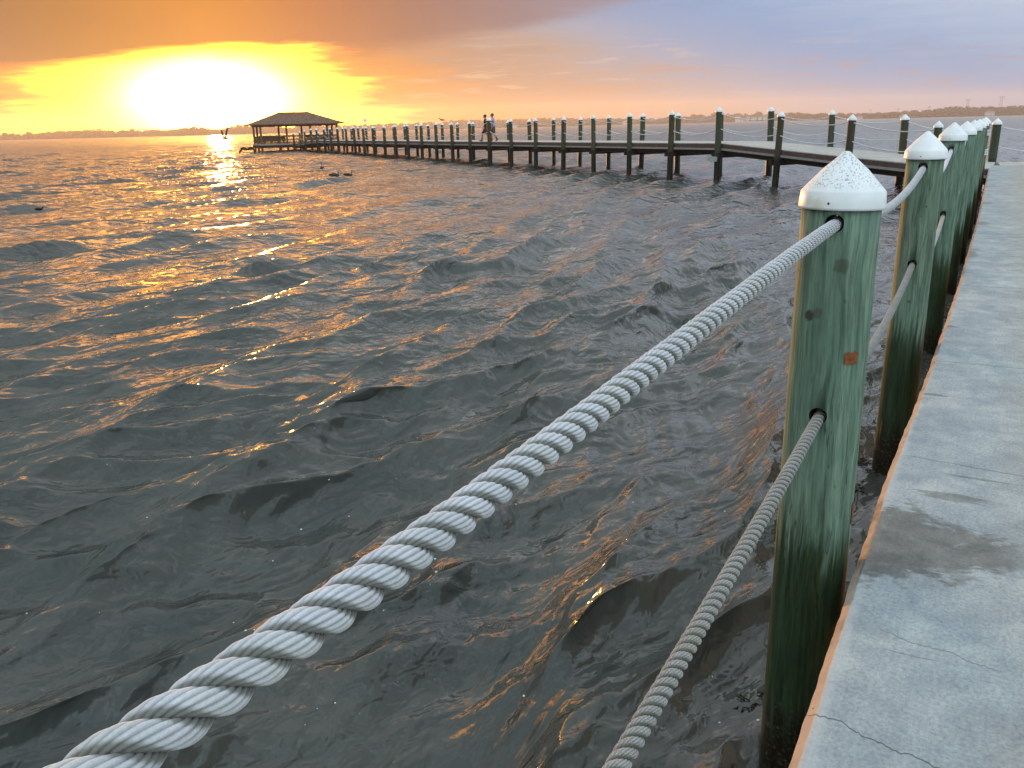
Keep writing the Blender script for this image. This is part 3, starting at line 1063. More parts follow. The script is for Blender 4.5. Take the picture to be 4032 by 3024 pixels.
# three variants of far piling and one far cap, then linked copies
def far_piling(p, tip, seed, rad):
    k = seed % 5
    key = 'fp%d' % k
    if key not in VAR:
        mb = MB()
        rg = random.Random(k + 50)
        a1 = rg.uniform(0, 6)
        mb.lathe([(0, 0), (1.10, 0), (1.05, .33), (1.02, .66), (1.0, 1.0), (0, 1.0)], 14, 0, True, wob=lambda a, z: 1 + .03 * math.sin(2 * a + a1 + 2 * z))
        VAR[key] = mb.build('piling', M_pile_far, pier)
        o_ = VAR[key]
    else:
        o_ = VAR[key].copy()
        COL.objects.link(o_)
        o_.parent = pier
    rg = random.Random(seed)
    hgt = tip - .19 + 1.1
    o_.location = loc(p, -1.1)
    o_.scale = (rad, rad, hgt)
    o_.rotation_euler = (R_(rg.uniform(-1.1, 1.1)), R_(rg.uniform(-1.1, 1.1)), rg.uniform(0, 6))
    if 'cap' not in VAR:
        mb = MB()
        mb.lathe([(.152, 0), (.150, .055), (.148, .062), (.02, .188), (0, .20)], 18, 0, True)
        VAR['cap'] = mb.build('cap', M_cap)
        c_ = VAR['cap']
    else:
        c_ = VAR['cap'].copy()
        COL.objects.link(c_)
    c_.parent = o_
    f = rad / .130
    c_.matrix_parent_inverse.identity()
    c_.location = (0, 0, (hgt - .005) / hgt)
    c_.scale = (f / rad, f / rad, 1 / hgt * 1.05)
    return o_


VAR = {}
rgp = random.Random(3)
fat = {(0, 10): .152}
for row, L_ in enumerate((front, back)):
    for i, (p, tip, dk) in enumerate(L_):
        rad = fat.get((row, i), rgp.uniform(.122, .142))
        pp = Vector(p)
        far_piling(pp, tip, row * 100 + i, rad)
# extra piling right of the landing, out of frame, to hang the rail rope on
Rback = back[0][0]
R2 = Rback + Vector((.93, -.37, 0)) * 3.6
far_piling(R2, 2.42, 211, .132)
R3 = R2 + Vector((.93, -.37, 0)) * 3.6
far_piling(R3, 2.42, 212, .132)


def inset(p, q, t_):
    """point moved from p towards q by t_ metres"""
    d = (q - p)
    d.z = 0
    return p + d.normalized() * t_


# deck strips between the rows
edge_f, edge_b = [], []
# landing end of the ramp: follow the front edge to the sea wall
land_f = Vector((14.55, 26.3, 0)) + Vector((.10, .14, 0))
n_ = len(front)
for i in range(n_):
    f, b = front[i][0], back[i][0]
    edge_f.append(inset(f, b, .17))
    edge_b.append(inset(b, f, .12))
deck = MB()
th = .13
zz = [f[2] for f in front]
fr = [land_f] + edge_f
bk = [Vector((16.9, 30.2, 0))] + edge_b
zz2 = [.985] + zz
# extend to the pavilion
endf, endb = fr[-1] + VP * 1.2, bk[-1] + VP * 1.2
fr.append(endf); bk.append(endb); zz2.append(1.08)
for i in range(len(fr) - 1):
    a, b, c, d = fr[i], fr[i + 1], bk[i + 1], bk[i]
    za, zb = zz2[i], zz2[i + 1]
    vs = [loc(a, za), loc(b, zb), loc(c, zb), loc(d, za), loc(a, za - th), loc(b, zb - th), loc(c, zb - th), loc(d, za - th)]
    k = deck.verts(vs)
    for q in ((0, 3, 2, 1), (4, 5, 6, 7), (0, 1, 5, 4), (2, 3, 7, 6)):
        deck.face([k + j for j in q])
    if i == 0:
        deck.face([k + j for j in (0, 4, 7, 3)])
    if i == len(fr) - 2:
        deck.face([k + j for j in (1, 2, 6, 5)])
deck.build('deck', M_deck, pier)
# landing slab that joins ramp and sea wall
lm = MB()
pts = [land_f + Vector((.35, -.05, 0)), sw(32.12, .16), sw(32.12, -9.5), sw(35.1, -9.5), Vector((16.93, 30.15, 0))]
k = lm.verts([loc(p, .981) for p in pts] + [loc(p, .70) for p in pts])
lm.face([k + j for j in range(5)][::-1])
lm.face([k + 5 + j for j in range(5)])
for j in range(5):
    lm.face((k + j, k + (j + 1) % 5, k + 5 + (j + 1) % 5, k + 5 + j))
lm.build('landing', M_deck, pier)
# fascia boards, pale ledge, dark stringers, cross beams
fa, le, st = MB(), MB(), MB()
for L_, sgn in ((fr, 1), (bk, -1)):
    for i in range(len(L_) - 1):
        a, b = L_[i], L_[i + 1]
        mid = (bk if sgn > 0 else fr)
        out = ((a - mid[i]).normalized() + (b - mid[i + 1]).normalized()).normalized()
        za, zb = zz2[i] - .03, zz2[i + 1] - .03
        fa.beam(loc(a + out * .03, za - .085), loc(b + out * .03, zb - .085), .05, .17)
        le.beam(loc(a + out * .05, za - .215), loc(b + out * .05, zb - .215), .12, .08)
        st.beam(loc(a - out * .22, za - .36), loc(b - out * .22, zb - .36), .10, .22)
    
for i in range(len(fr) - 1):
    for q in (.35, .65):
        a = fr[i].lerp(bk[i], q); b = fr[i + 1].lerp(bk[i + 1], q)
        st.beam(loc(a, zz2[i] - .28), loc(b, zz2[i + 1] - .28), .09, .27)
fa.build('fascia', M_fascia, pier)
le.build('ledge', M_ledge, pier)
st.build('stringer', M_dark, pier)
for i in range(n_):
    f, b, dk = front[i][0], back[i][0], front[i][2]
    cb = MB()
    for off in (-.16, .16):
        o2 = (VP if i > 2 else UR) * off
        ov = (f - b).normalized() * .22
        cb.beam(loc(f + o2 + ov, dk - .50), loc(b + o2 - ov, dk - .50), .09, .22)
    cb.build('cross_beam', M_dark, pier)
# white sign on the bend piling
sg = MB()
p = F0 + Vector((-.24, -.20, 0))
M = Matrix.Translation(loc(p, .98)) @ Matrix.Rotation(R_(-4), 4, 'Z') @ Matrix.Rotation(R_(4), 4, 'Y')
sg.box((-.05, 0, 0), (.36, .30, .20), M)
sg.build('junction_box', simple('pale_grey_box', (.30, .32, .30), .6, .1, 8), pier)
# little pipe hanging below the deck, mid pier
pm = MB()
q = F0 + VP * 3.6 * 11 + Vector((.55, -.25, 0))
pm.loft([loc(q + Vector((-.12, 0, 0)), 1.95), loc(q, 1.5), loc(q + Vector((0, 0, 0)), 1.2), loc(q + Vector((.25, 0, 0)), 1.15)], [.03] * 4, 8)
pm.build('pipe', M_ledge, pier)


def rope_run(pts_z, sag, rad, label, off):
    """one continuous rope through a row of pilings, pts = [(pos, z)]"""
    mb = MB()
    rg = random.Random(len(label))
    for (a, za), (b, zb) in zip(pts_z, pts_z[1:]):
        s_ = sag * rg.uniform(.8, 1.25)
        A_, B_ = Vector(a) + off, Vector(b) + off
        A_.z, B_.z = za, zb
        mb.loft(sag_pts(A_, B_, s_, 14), [rad] * 15, 6, 0, True, cap=False)
    o = mb.build('rope', M_rope3)
    tag(o, label, 'rope', 'thin white rope rails along the pier')


rope_run([(p, t - .24) for p, t, d in front], .20, .020, 'upper rope rail strung through the front row of pier pilings', Vector((0, 0, 0)))
rope_run([(p, t - .88) for p, t, d in front], .21, .020, 'lower rope rail strung through the front row of pier pilings', Vector((0, 0, 0)))
brow = [(R3, 2.42, 1), (R2, 2.42, 1)] + back
rope_run([(p, t - .24) for p, t, d in brow], .20, .020, 'upper rope rail strung through the back row of pier pilings', Vector((0, 0, 0)))
rope_run([(p, t - .88) for p, t, d in brow], .21, .020, 'lower rope rail strung through the back row of pier pilings', Vector((0, 0, 0)))

# ------------------------------------------------------------------ pavilion at the pier end
GA = Vector((.91, .4147, 0))      # long side
GB = VP                            # depth
PV = polar(-15.43, 124.0)          # front-left post
pav = empty('pavilion', (PV.x, PV.y, 0))
tag(pav, 'open hip-roofed wooden pavilion on piles at the far end of the pier', 'pavilion')
GL, GD = 10.4, 5.9
GZ = 1.06
M_roof = simple('brown_shingles', (.13, .078, .052), .85, .45, 2.5)
M_brownw = simple('brown_timber', (.11, .068, .04), .8, .3, 4)


def pv(a, b, z):
    q = GA * a + GB * b
    return Vector((q.x, q.y, z))


mb = MB()
ov = 1.0
EZ, RZ = 3.64, 5.15
c = [pv(-ov, -ov, EZ), pv(GL + ov, -ov, EZ), pv(GL + ov, GD + ov, EZ), pv(-ov, GD + ov, EZ)]
hip = (GD + 2 * ov) / 2 * 1.02
r1, r2 = pv(-ov + hip, GD / 2, RZ), pv(GL + ov - hip, GD / 2, RZ)
k = mb.verts(c + [r1, r2] + [p - Vector((0, 0, .12)) for p in c])
for q in ((0, 1, 5, 4), (1, 2, 5), (2, 3, 4, 5), (3, 0, 4), (0, 6, 7, 1), (1, 7, 8, 2), (2, 8, 9, 3), (3, 9, 6, 0), (6, 9, 8, 7)):
    mb.face([k + j for j in q])
roof = mb.build('roof', M_roof, pav)
mb = MB()
mb.beam(r1 + Vector((0, 0, .03)), r2 + Vector((0, 0, .03)), .22, .08)
mb.build('ridge_cap', M_roof, roof)
mb = MB()
for (a, b) in ((c[0], c[1]), (c[1], c[2]), (c[2], c[3]), (c[3], c[0])):
    a2 = a.lerp((r1 + r2) / 2, .03); b2 = b.lerp((r1 + r2) / 2, .03)
    a2.z = b2.z = EZ - .05
ins = .0
for b_ in (0, GD):
    mb.beam(pv(-.2, b_, EZ - .22), pv(GL + .2, b_, EZ - .22), .12, .20)
for a_ in (0, GL):
    mb.beam(pv(a_, -.0, EZ - .225), pv(a_, GD, EZ - .225), .11, .19)
mb.build('header_beam', M_brownw, pav)
cols = [0, 3.45, 6.7, GL]
spots = [(a, 0) for a in cols] + [(a, GD) for a in cols] + [(0, GD / 2), (GL, GD / 2)]
for (a, b) in spots:
    mb = MB()
    mb.loft([pv(a, b, -1.2), pv(a, b, GZ), pv(a, b, 3.6)], [.16, .15, .135], 12, 0, True)
    mb.build('post', M_brownw, pav)
for a in (3.45 + .9, 3.45 - .9, 6.7 - .9, 6.7 + .9):
    mb = MB()
    mb.loft([pv(a, .1, -1.2), pv(a, .1, GZ - .2)], [.15, .15], 10)
    mb.build('pile', M_brownw, pav)
mb = MB()
M4 = Matrix((GA, GB, Vector((0, 0, 1)))).transposed().to_4x4()
mb.box((GL / 2, GD / 2, GZ - .08), (GL + .5, GD + .5, .16), M4)
mb.build('deck', M_ledge, pav)
mb = MB()
for b_ in (-.12, GD + .12):
    mb.box((GL / 2, b_, GZ - .34), (GL + .6, .1, .35), M4)
mb.box((-.12, GD / 2, GZ - .34), (.1, GD + .1, .35), M4)
mb.box((GL + .12, GD / 2, GZ - .34), (.1, GD + .1, .35), M4)
mb.build('rim_joist', M_dark, pav)


def railing(a0, b0, a1, b1, gap=.30):
    m1 = MB(); 
    m1.beam(pv(a0, b0, GZ + 1.05), pv(a1, b1, GZ + 1.05), .16, .05)
    m1.beam(pv(a0, b0, GZ + .94), pv(a1, b1, GZ + .94), .05, .10)
    m1.beam(pv(a0, b0, GZ + .52), pv(a1, b1, GZ + .52), .05, .07)
    m1.beam(pv(a0, b0, GZ + .13), pv(a1, b1, GZ + .13), .05, .09)
    L = math.hypot(a1 - a0, b1 - b0)
    nb = int(L / gap)
    for i in range(nb + 1):
        t_ = i / nb
        a, b = a0 + (a1 - a0) * t_, b0 + (b1 - b0) * t_
        m1.beam(pv(a, b, GZ + .14), pv(a, b, GZ + .92), .04, .04)
    m1.build('railing', M_brownw, pav)


railing(0, 0, 3.45, 0); railing(3.45, 0, 5.6, 0); railing(7.6, 0, GL, 0)
railing(0, GD, GL, GD); railing(0, 0, 0, GD); railing(GL, 0, GL, GD)
for (a0, a1, b) in ((.2, 3.3, .35), (.2, 3.3, GD - .35), (6.9, 10.2, GD - .35)):
    bn = empty('bench', (PV.x, PV.y, 0))
    tag(bn, {(.2, .35): 'brown high-backed bench on the near left side of the pavilion', (.2, GD - .35): 'brown bench at the back left corner of the pavilion', (6.9, GD - .35): 'brown bench at the back right corner of the pavilion'}[(a0, b)], 'bench', 'benches inside the pavilion')
    sgn = 1 if b < 2 else -1
    m1 = MB(); m1.box(((a0 + a1) / 2, b + sgn * .30, GZ + .43), (a1 - a0, .42, .06), M4); m1.build('seat', M_brownw, bn)
    m1 = MB(); m1.box(((a0 + a1) / 2, b + sgn * .04, GZ + .78), (a1 - a0, .05, .50), M4)
    m1.box(((a0 + a1) / 2, b + sgn * .04, GZ + .385), (a1 - a0, .05, .16), M4); m1.build('backrest', M_brownw, bn)
    for a in (a0 + .2, a0 + 1.1, a0 + 2.1, a1 - .2):
        m1 = MB(); m1.box((a, b + sgn * .30, GZ + .20), (.09, .36, .40), M4); m1.build('leg', M_brownw, bn)

# ------------------------------------------------------------------ far shore
def shore_h(a):
    t_ = [(-70, 11), (-34, 12), (-30.5, 13), (-28.5, 12), (-25.5, 17), (-23.5, 15), (-21, 14), (-19, 18), (-18, 12), (-16.5, 21), (-14.5, 17), (-13.5, 12), (-12.8, 19), (-11.5, 15), (-10, 15), (-7, 16), (-6, 15), (-4.5, 17), (-3, 20), (0, 17), (3, 19), (6, 15), (9, 12), (11, 14), (12, 20), (13.2, 13), (14.3, 19), (16, 14), (17.5, 18), (19, 15), (22, 12), (24, 14), (25.5, 15), (26.5, 20), (28.5, 18), (29.6, 17), (31, 22), (40, 18), (70, 18)]
    return 1.3 * float(np.interp(a, [p[0] for p in t_], [p[1] for p in t_]))


SH = 2350.0
g = MB()
azs = np.arange(-75, 76, 1.0)
r_in, r_out = [], []
for a in azs:
    rr = SH - 25 + 18 * mnoise.noise(Vector((a * .35, 0, 0)))
    p, q = polar(a, rr), polar(a, rr + 12)
    s_ = polar(a, 3150)
    k = g.verts([(p.x, p.y, -.6), (q.x, q.y, .9), (s_.x, s_.y, 2.5)])
    r_in.append(k)
for a, b in zip(r_in, r_in[1:]):
    g.face((a, b, b + 1, a + 1)); g.face((a + 1, b + 1, b + 2, a + 2))
tag(g.build('far_shore', simple('shore_earth', (.10, .09, .06), .9, .3, .02)), kind='structure')

M_leaf = simple('far_foliage', (.075, .075, .060), .9, .5, .12)


def crown_template():
    """ragged unit crown built of many leaf cards"""
    rg = np.random.default_rng(5)
    n = 90
    d = rg.normal(size=(n, 3)); d /= np.linalg.norm(d, axis=1)[:, None]
    rad = rg.uniform(.55, 1.0, n) ** .5
    c = d * rad[:, None] * np.array([1, 1, .72])
    V = []
    for i in range(n):
        e1 = rg.normal(size=3); e1 /= np.linalg.norm(e1)
        e2 = np.cross(e1, rg.normal(size=3)); e2 /= np.linalg.norm(e2)
        s_ = rg.uniform(.16, .30)
        V += [c[i] + e1 * s_, c[i] + e2 * s_, c[i] - e1 * s_, c[i] - e2 * s_]
    return np.array(V)


def make_wood():
    rg = np.random.default_rng(8)
    T_ = crown_template()
    out = []
    a = -68.0
    while a < 66:
        hh = shore_h(a)
        if -36 < a < 36:
            for k in range(3):
                aa = a + rg.uniform(-.12, .12)
                r = SH + 8 + k * 14 + rg.uniform(-5, 5)
                h = hh * rg.uniform(.62, 1.02)
                p = polar(aa, r)
                w = rg.uniform(5.5, 9.5)
                # crown and a lower skirt reaching the ground
                out.append(T_ * np.array([w, w, h * .5]) + np.array([p.x, p.y, h * .60]))
                out.append(T_ * np.array([w, w, h * .42]) + np.array([p.x + rg.uniform(-5, 5), p.y, h * .28]))
            a += .20
        else:
            p = polar(a, SH + 20)
            out.append(T_ * np.array([22, 22, hh * .6]) + np.array([p.x, p.y, hh * .45]))
            a += .55
    V = np.vstack(out)
    F = np.arange(len(V)).reshape(-1, 4)
    # a low dense bank behind the crowns so that the wood is closed near the ground
    bank = MB()
    rows = []
    for a in np.arange(-70, 70, .25):
        hh = shore_h(a) * (.42 + .16 * mnoise.noise(Vector((a * 2.1, 3, 0))))
        p, q = polar(a, SH + 40), polar(a, SH + 70)
        rows.append(bank.verts([(p.x, p.y, 0), (p.x, p.y, hh), (q.x, q.y, hh * .9)]))
    for x, y in zip(rows, rows[1:]):
        bank.face((x, y, y + 1, x + 1)); bank.face((x + 1, y + 1, y + 2, x + 2))
    V2 = np.array(bank.v)
    F2 = np.array(bank.f) + len(V)
    o_ = np_mesh('far_woodland', np.vstack([V, V2]), np.vstack([F, F2]), M_leaf, False)
    tag(o_, 'hazy belt of far trees along the opposite shore', 'woodland', kind='stuff')


make_wood()


def far_tree(azd, r, h, w, kind, label):
    p = polar(azd, r)
    e = empty('far_tree' if kind != 'palm' else 'palm_tree', (p.x, p.y, 0))
    tag(e, label, 'tree', 'single trees standing out of the far shore')
    t_ = MB()
    lean = random.Random(int(azd * 100)).uniform(-.06, .06) * h
    t_.loft([(0, 0, 0), (lean * .4, 0, h * .5), (lean, 0, h * .93)], [.6, .45, .25], 7)
    t_.build('trunk', M_dark, e)
    c = MB()
    rg = random.Random(int(azd * 77) + 5)
    if kind == 'palm':
        for k in range(14):
            a = k * 2.4
            L = w * rg.uniform(.8, 1.1)
            d = Vector((math.cos(a), math.sin(a), 0))
            pts = [Vector((lean, 0, h * .93)) + d * L * q + Vector((0, 0, w * (.55 * q - 1.0 * q * q))) for q in (0, .35, .7, 1)]
            s_ = d.cross(Vector((0, 0, 1))) * w * .16
            for u0, u1 in zip(pts, pts[1:]):
                k0 = c.verts([u0 - s_, u0 + s_, u1 + s_ * .7, u1 - s_ * .7])
                c.face((k0, k0 + 1, k0 + 2, k0 + 3))
    else:
        for k in range(220):
            q = Vector((rg.gauss(0, 1), rg.gauss(0, 1), rg.gauss(0, 1))).normalized() * rg.uniform(.4, 1) ** .5
            q = Vector((q.x * w, q.y * w, q.z * h * .30)) + Vector((lean, 0, h * .70))
            s_ = w * rg.uniform(.10, .22)
            e1 = Vector((rg.gauss(0, 1), rg.gauss(0, 1), rg.gauss(0, 1))).normalized() * s_
            e2 = e1.cross(Vector((rg.gauss(0, 1), rg.gauss(0, 1), rg.gauss(0, 1)))).normalized() * s_
            k0 = c.verts([q + e1, q + e2, q - e1, q - e2])
            c.face((k0, k0 + 1, k0 + 2, k0 + 3))
    c.build('crown', M_leaf, e)


far_tree(-26.75, SH - 5, 21, 3.6, 'tree', 'slim far tree poking above the left shore, left of the sun')
far_tree(-23.3, SH - 5, 24, 4.0, 'palm', 'leaning palm silhouette on the far shore just left of the glare')
far_tree(-24.6, SH - 5, 23, 7.0, 'tree', 'round-topped tree rising from the far shore between two palms')
far_tree(-25.3, SH - 5, 22, 3.5, 'palm', 'short palm silhouette left of the round-topped far tree')
far_tree(-22.8, SH - 5, 21, 6.5, 'tree', 'pointed far tree right of the leaning palm')
far_tree(-28.2, SH - 5, 18, 8.0, 'tree', 'broad dark tree on the far shore at the left, beside the masts')
far_tree(-29.4, SH - 5, 18, 6.5, 'tree', 'domed far tree near the left frame edge')
far_tree(-3.6, SH - 5, 21, 4.5, 'tree', 'single far tree above the shore left of the two walkers')
far_tree(13.25, SH + 60, 26, 14, 'tree', 'flat-topped clump of far trees seen between the last two straight pier pilings')
far_tree(15.9, SH - 5, 24, 11, 'tree', 'domed far tree behind the row of white buildings')

M_white = simple('pale_stucco', (.62, .60, .58), .8, .08, .2)
M_win = simple('dark_window', (.05, .06, .07), .3, .1, 1)
M_roofr = simple('brown_far_roof', (.16, .12, .10), .8, .2, .3)


def house(azd, r, w, h, dpt, label, wings=1, roofh=3.0, group=None):
    p = polar(azd, r)
    e = empty('building', (p.x, p.y, 0), rz=-R_(azd))
    tag(e, label, 'building', group or 'buildings on the far shore')
    b = MB(); b.box((0, 0, h / 2), (w, dpt, h)); b.build('wall', M_white, e)
    rf = MB()
    k = rf.verts([(-w / 2 - .6, -dpt / 2 - .6, h + .01), (w / 2 + .6, -dpt / 2 - .6, h + .01), (w / 2 + .6, dpt / 2 + .6, h + .01), (-w / 2 - .6, dpt / 2 + .6, h + .01), (-w / 2 + dpt / 3, 0, h + roofh), (w / 2 - dpt / 3, 0, h + roofh)])
    for q in ((0, 1, 5, 4), (1, 2, 5), (2, 3, 4, 5), (3, 0, 4), (0, 3, 2, 1)):
        rf.face([k + j for j in q])
    rf.build('roof', M_roofr, e)
    nf = max(1, int(h / 3))
    for fl in range(nf):
        for i in range(max(2, int(w / 4))):
            x = -w / 2 + (i + .5) * w / max(2, int(w / 4))
            wn = MB(); wn.box((x, -dpt / 2 - .03, 1.6 + fl * 3), (1.8, .12, 1.5)); wn.build('window', M_win, e)


for i, (a, w, h) in enumerate(((14.65, 13, 13), (14.95, 9, 9), (15.25, 10, 12), (15.62, 14, 11), (15.98, 9, 13), (16.28, 10, 12))):
    house(a, SH - 12, w, h, 10, ['widest white block at the left end of the far row of pale buildings', 'low pale house second in the far white row', 'narrow tall pale house third in the far white row', 'wide pale house fourth in the far white row', 'tall pale house fifth in the far white row', 'pale house at the right end of the far white row'][i], group='row of white shore buildings right of the bend piling')
house(7.72, SH - 12, 17, 10, 9, 'pale pink building alone on the far shore behind the mid pier')
house(.55, SH - 12, 14, 6, 9, 'low pale house on the far shore right behind the walkers')
house(-2.4, SH - 12, 15, 6, 9, 'low pale house on the far shore left of the walkers')
house(21.6, SH - 12, 26, 6, 9, 'long low pale house on the far shore behind the ramp')
house(24.1, SH - 12, 12, 7, 9, 'small white house at the foot of the second far pylon')
house(28.6, SH - 12, 20, 9, 9, 'pale house between the two tall right-hand pylons')

# water tower on the far shore
p = polar(-8.96, SH + 150)
e = empty('water_tower', (p.x, p.y, 0))
tag(e, 'round water tower standing above the far trees left of the pier gull', 'water tower')
m1 = MB(); m1.lathe([(2.6, 0), (1.3, 5), (1.2, 20), (1.6, 26), (0, 26.2)], 16); m1.build('stem', M_white, e)
m1 = MB(); m1.lathe([(0, 24.0), (3.5, 25.0), (6.2, 28.0), (6.8, 31.0), (5.9, 34.0), (3.4, 36.2), (0, 37)], 20); m1.build('tank', M_white, e)


def pylon(azd, r, h, label):
    p = polar(azd, r)
    e = empty('pylon', (p.x, p.y, 0), rz=-R_(azd))
    tag(e, label, 'pylon', 'transmission pylons on the far shore')
    m1 = MB()
    w = h * .085
    for sx in (-1, 1):
        for sy in (-1, 1):
            m1.beam((sx * w, sy * w * .5, 0), (sx * w * .62, sy * w * .4, h), .5, .5)
    nb = 7
    for i in range(nb):
        z0, z1 = h * i / nb, h * (i + 1) / nb
        w0, w1 = w * (1 - .38 * i / nb), w * (1 - .38 * (i + 1) / nb)
        for sy in (-.45, .45):
            m1.beam((-w0, sy * w, z0), (w1, sy * w, z1), .3, .3)
            m1.beam((w0, sy * w, z0), (-w1, sy * w, z1), .3, .3)
    m1.build('lattice_frame', M_pyl, e)
    m1 = MB()
    m1.beam((-w * 1.7, 0, h), (w * 1.7, 0, h), .7, .7)
    for x in (-1.6, -.8, 0, .8, 1.6):
        m1.beam((x * w, 0, h), (x * w, 0, h - 3.2), .35, .35)
    m1.build('cross_arm', M_pyl, e)


M_pyl = simple('grey_galvanised', (.16, .16, .17), .6, .1, 1)
for a, el, r, lb in ((23.82, .52, 3000, 'smallest far pylon, left of the ramp cap'), (25.46, .59, 2850, 'second far pylon, above the small white house'), (22.3, .50, 3050, 'faintest far pylon at the left end of the line'), (27.42, .90, 2450, 'tall far pylon with the clearer lattice'), (29.09, 1.0, 2420, 'tallest far pylon nearest the right frame edge')):
    pylon(a, r, r * math.tan(R_(el + .02)), lb)
for a, h in ((-29.0, 31), (-28.3, 26), (-26.9, 24)):
    p = polar(a, SH + 30)
    m1 = MB(); m1.loft([(0, 0, 0), (0, 0, h)], [.45, .2], 6)
    o = m1.build('mast', M_pyl, loc=(p.x, p.y, 0))
    tag(o, {-29.0: 'thin tall mast above the far left shore', -28.3: 'thin mast right of the tallest one on the far left shore', -26.9: 'short thin mast beside the slim far tree'}[a], 'mast', 'thin masts on the far left shore')

# ------------------------------------------------------------------ birds
M_pel = simple('brown_pelican_feathers', (.050, .045, .042), .8, .35, 30)
M_peld = simple('dark_belly_feathers', (.018, .013, .009), .8, .3, 30)
M_pelw = simple('pale_head_feathers', (.22, .20, .16), .8, .15, 30)
M_bill = simple('grey_brown_bill', (.10, .075, .045), .6, .2, 30)


def floating_pelican(x, y, yaw, label, head='turned', scale=1.0):
    e = empty('pelican', (x, y, .07), yaw)
    tag(e, label, 'pelican', 'pelicans resting on the water')
    b = MB()
    # body along +x (front)
    b.loft([(-.62, 0, .10), (-.50, 0, .12), (-.30, 0, .13), (0, 0, .13), (.22, 0, .12), (.36, 0, .10), (.42, 0, .08)],
           [(.03, .015), (.09, .05), (.16, .11), (.19, .15), (.16, .14), (.09, .09), (.02, .02)], 14, 0)
    # neck rising, head, one continuous chain overlapping the chest
    b.loft([(.26, 0, .12), (.36, 0, .20), (.38, 0, .31), (.33, 0, .42), (.31, 0, .50), (.34, 0, .56), (.40, 0, .585), (.46, 0, .565), (.50, 0, .54)],
           [.07, .06, .045, .038, .036, .042, (.045, .05), (.035, .038), (.02, .022)], 10, [3, 1, 1, 1, 1, 2, 2, 2, 3])
    b.build('body', [M_pel, M_peld, M_pelw, M_bill], e)
    w = MB()
    for s_ in (-1, 1):
        w.loft([(-.60, s_ * .05, .20), (-.30, s_ * .15, .22), (.0, s_ * .18, .21), (.20, s_ * .15, .19)], [(.01, .02), (.035, .09), (.04, .11), (.02, .05)], 8)
    w.build('folded_wing', M_pel, e)
    bl = MB()
    bl.loft([(.46, 0, .56), (.56, 0, .46), (.66, 0, .34), (.74, 0, .22), (.755, 0, .19)], [(.028, .03), (.024, .028), (.018, .018), (.012, .010), (.004, .004)], 8)
    bl.build('bill', M_bill, e)
    e.scale = (scale,) * 3
    return e


floating_pelican(-9.76, 49.7, R_(-4), 'pelican floating side-on with long bill tucked down, left of the smaller pair mate', scale=.60)
floating_pelican(-9.02, 49.9, R_(6), 'paler pelican floating just right of the side-on one', scale=.52)
floating_pelican(-12.64, 60.0, R_(100), 'pelican floating further out with neck raised, seen from behind', scale=.62)


def bird_on_water(x, y, yaw, label, sc, name='seabird'):
    e = empty(name, (x, y, .02), yaw)
    tag(e, label, 'seabird', 'dark birds on the water')
    b = MB()
    b.loft([(-.34, 0, .08), (-.22, 0, .09), (0, 0, .10), (.16, 0, .12), (.24, 0, .16), (.27, 0, .24), (.30, 0, .29), (.35, 0, .29), (.38, 0, .28)],
           [(.02, .01), (.08, .05), (.13, .11), (.11, .10), (.06, .06), (.04, .04), (.045, .045), (.035, .035), (.015, .015)], 12, 0)
    b.build('body', [M_peld], e)
    bl = MB(); bl.loft([(.37, 0, .285), (.45, 0, .22), (.52, 0, .12)], [.016, .012, .004], 6); bl.build('bill', M_bill, e)
    w = MB()
    for s_ in (-1, 1):
        w.loft([(-.30, s_ * .05, .16), (-.1, s_ * .12, .17), (.1, s_ * .11, .15)], [(.01, .02), (.03, .07), (.02, .04)], 8)
    w.build('folded_wing', M_peld, e)
    e.scale = (sc,) * 3


bird_on_water(-17.07, 31.6, R_(10), 'dark bird riding the waves near the left frame edge', .46)
bird_on_water(-7.50, 23.1, R_(170), 'dark bird floating in the middle of the sun glitter', .34)


def flying_bird(px, az_, el_, d, yaw, wings, label, sc=1.0):
    p = polar(az_, d)
    e = empty('flying_pelican', (p.x, p.y, CAMZ + d * math.tan(R_(el_))), yaw)
    tag(e, label, 'pelican', 'pelicans flying low over the water')
    b = MB()
    b.loft([(-.62, 0, -.06), (-.45, 0, -.03), (-.2, 0, 0), (.15, 0, .02), (.32, 0, .04), (.40, 0, .08), (.48, 0, .10), (.55, 0, .08)],
           [(.04, .01), (.07, .03), (.13, .11), (.13, .12), (.08, .08), (.05, .06), (.05, .055), (.02, .03)], 12)
    b.build('body', M_peld, e)
    bl = MB(); bl.loft([(.53, 0, .08), (.70, 0, .02), (.90, 0, -.05)], [(.025, .03), (.018, .02), (.004, .005)], 6); bl.build('bill', M_bill, e)
    for s_, pts in zip((1, -1), wings):
        w = MB()
        w.loft([Vector((px_, s_ * py_, pz_)) for px_, py_, pz_ in pts], [(.17, .03), (.19, .028), (.17, .02), (.12, .014), (.03, .006)], 8, 0, True, upv=(1, 0, 0))
        # loft's first radius lies across the span: chord
        w.build('wing', M_peld, e)
    e.scale = (sc,) * 3


up_w = [(.05, .08, .05), (.08, .30, .35), (.06, .48, .70), (-.02, .58, 1.0), (-.14, .62, 1.22)]
dn_w = [(.05, .08, .05), (.12, .45, .18), (.10, .85, .14), (0, 1.05, -.25), (-.15, 1.18, -.62)]
flying_bird(0, -17.55, -.30, 150, R_(165), (up_w, [(a, b * .9, c * 1.0) for a, b, c in up_w]), 'flying pelican with wings raised over the sun glitter', 1.45)
flying_bird(0, -16.35, -.98, 100, R_(75), (dn_w, dn_w), 'flying pelican with drooped wings gliding left of the pavilion', .85)
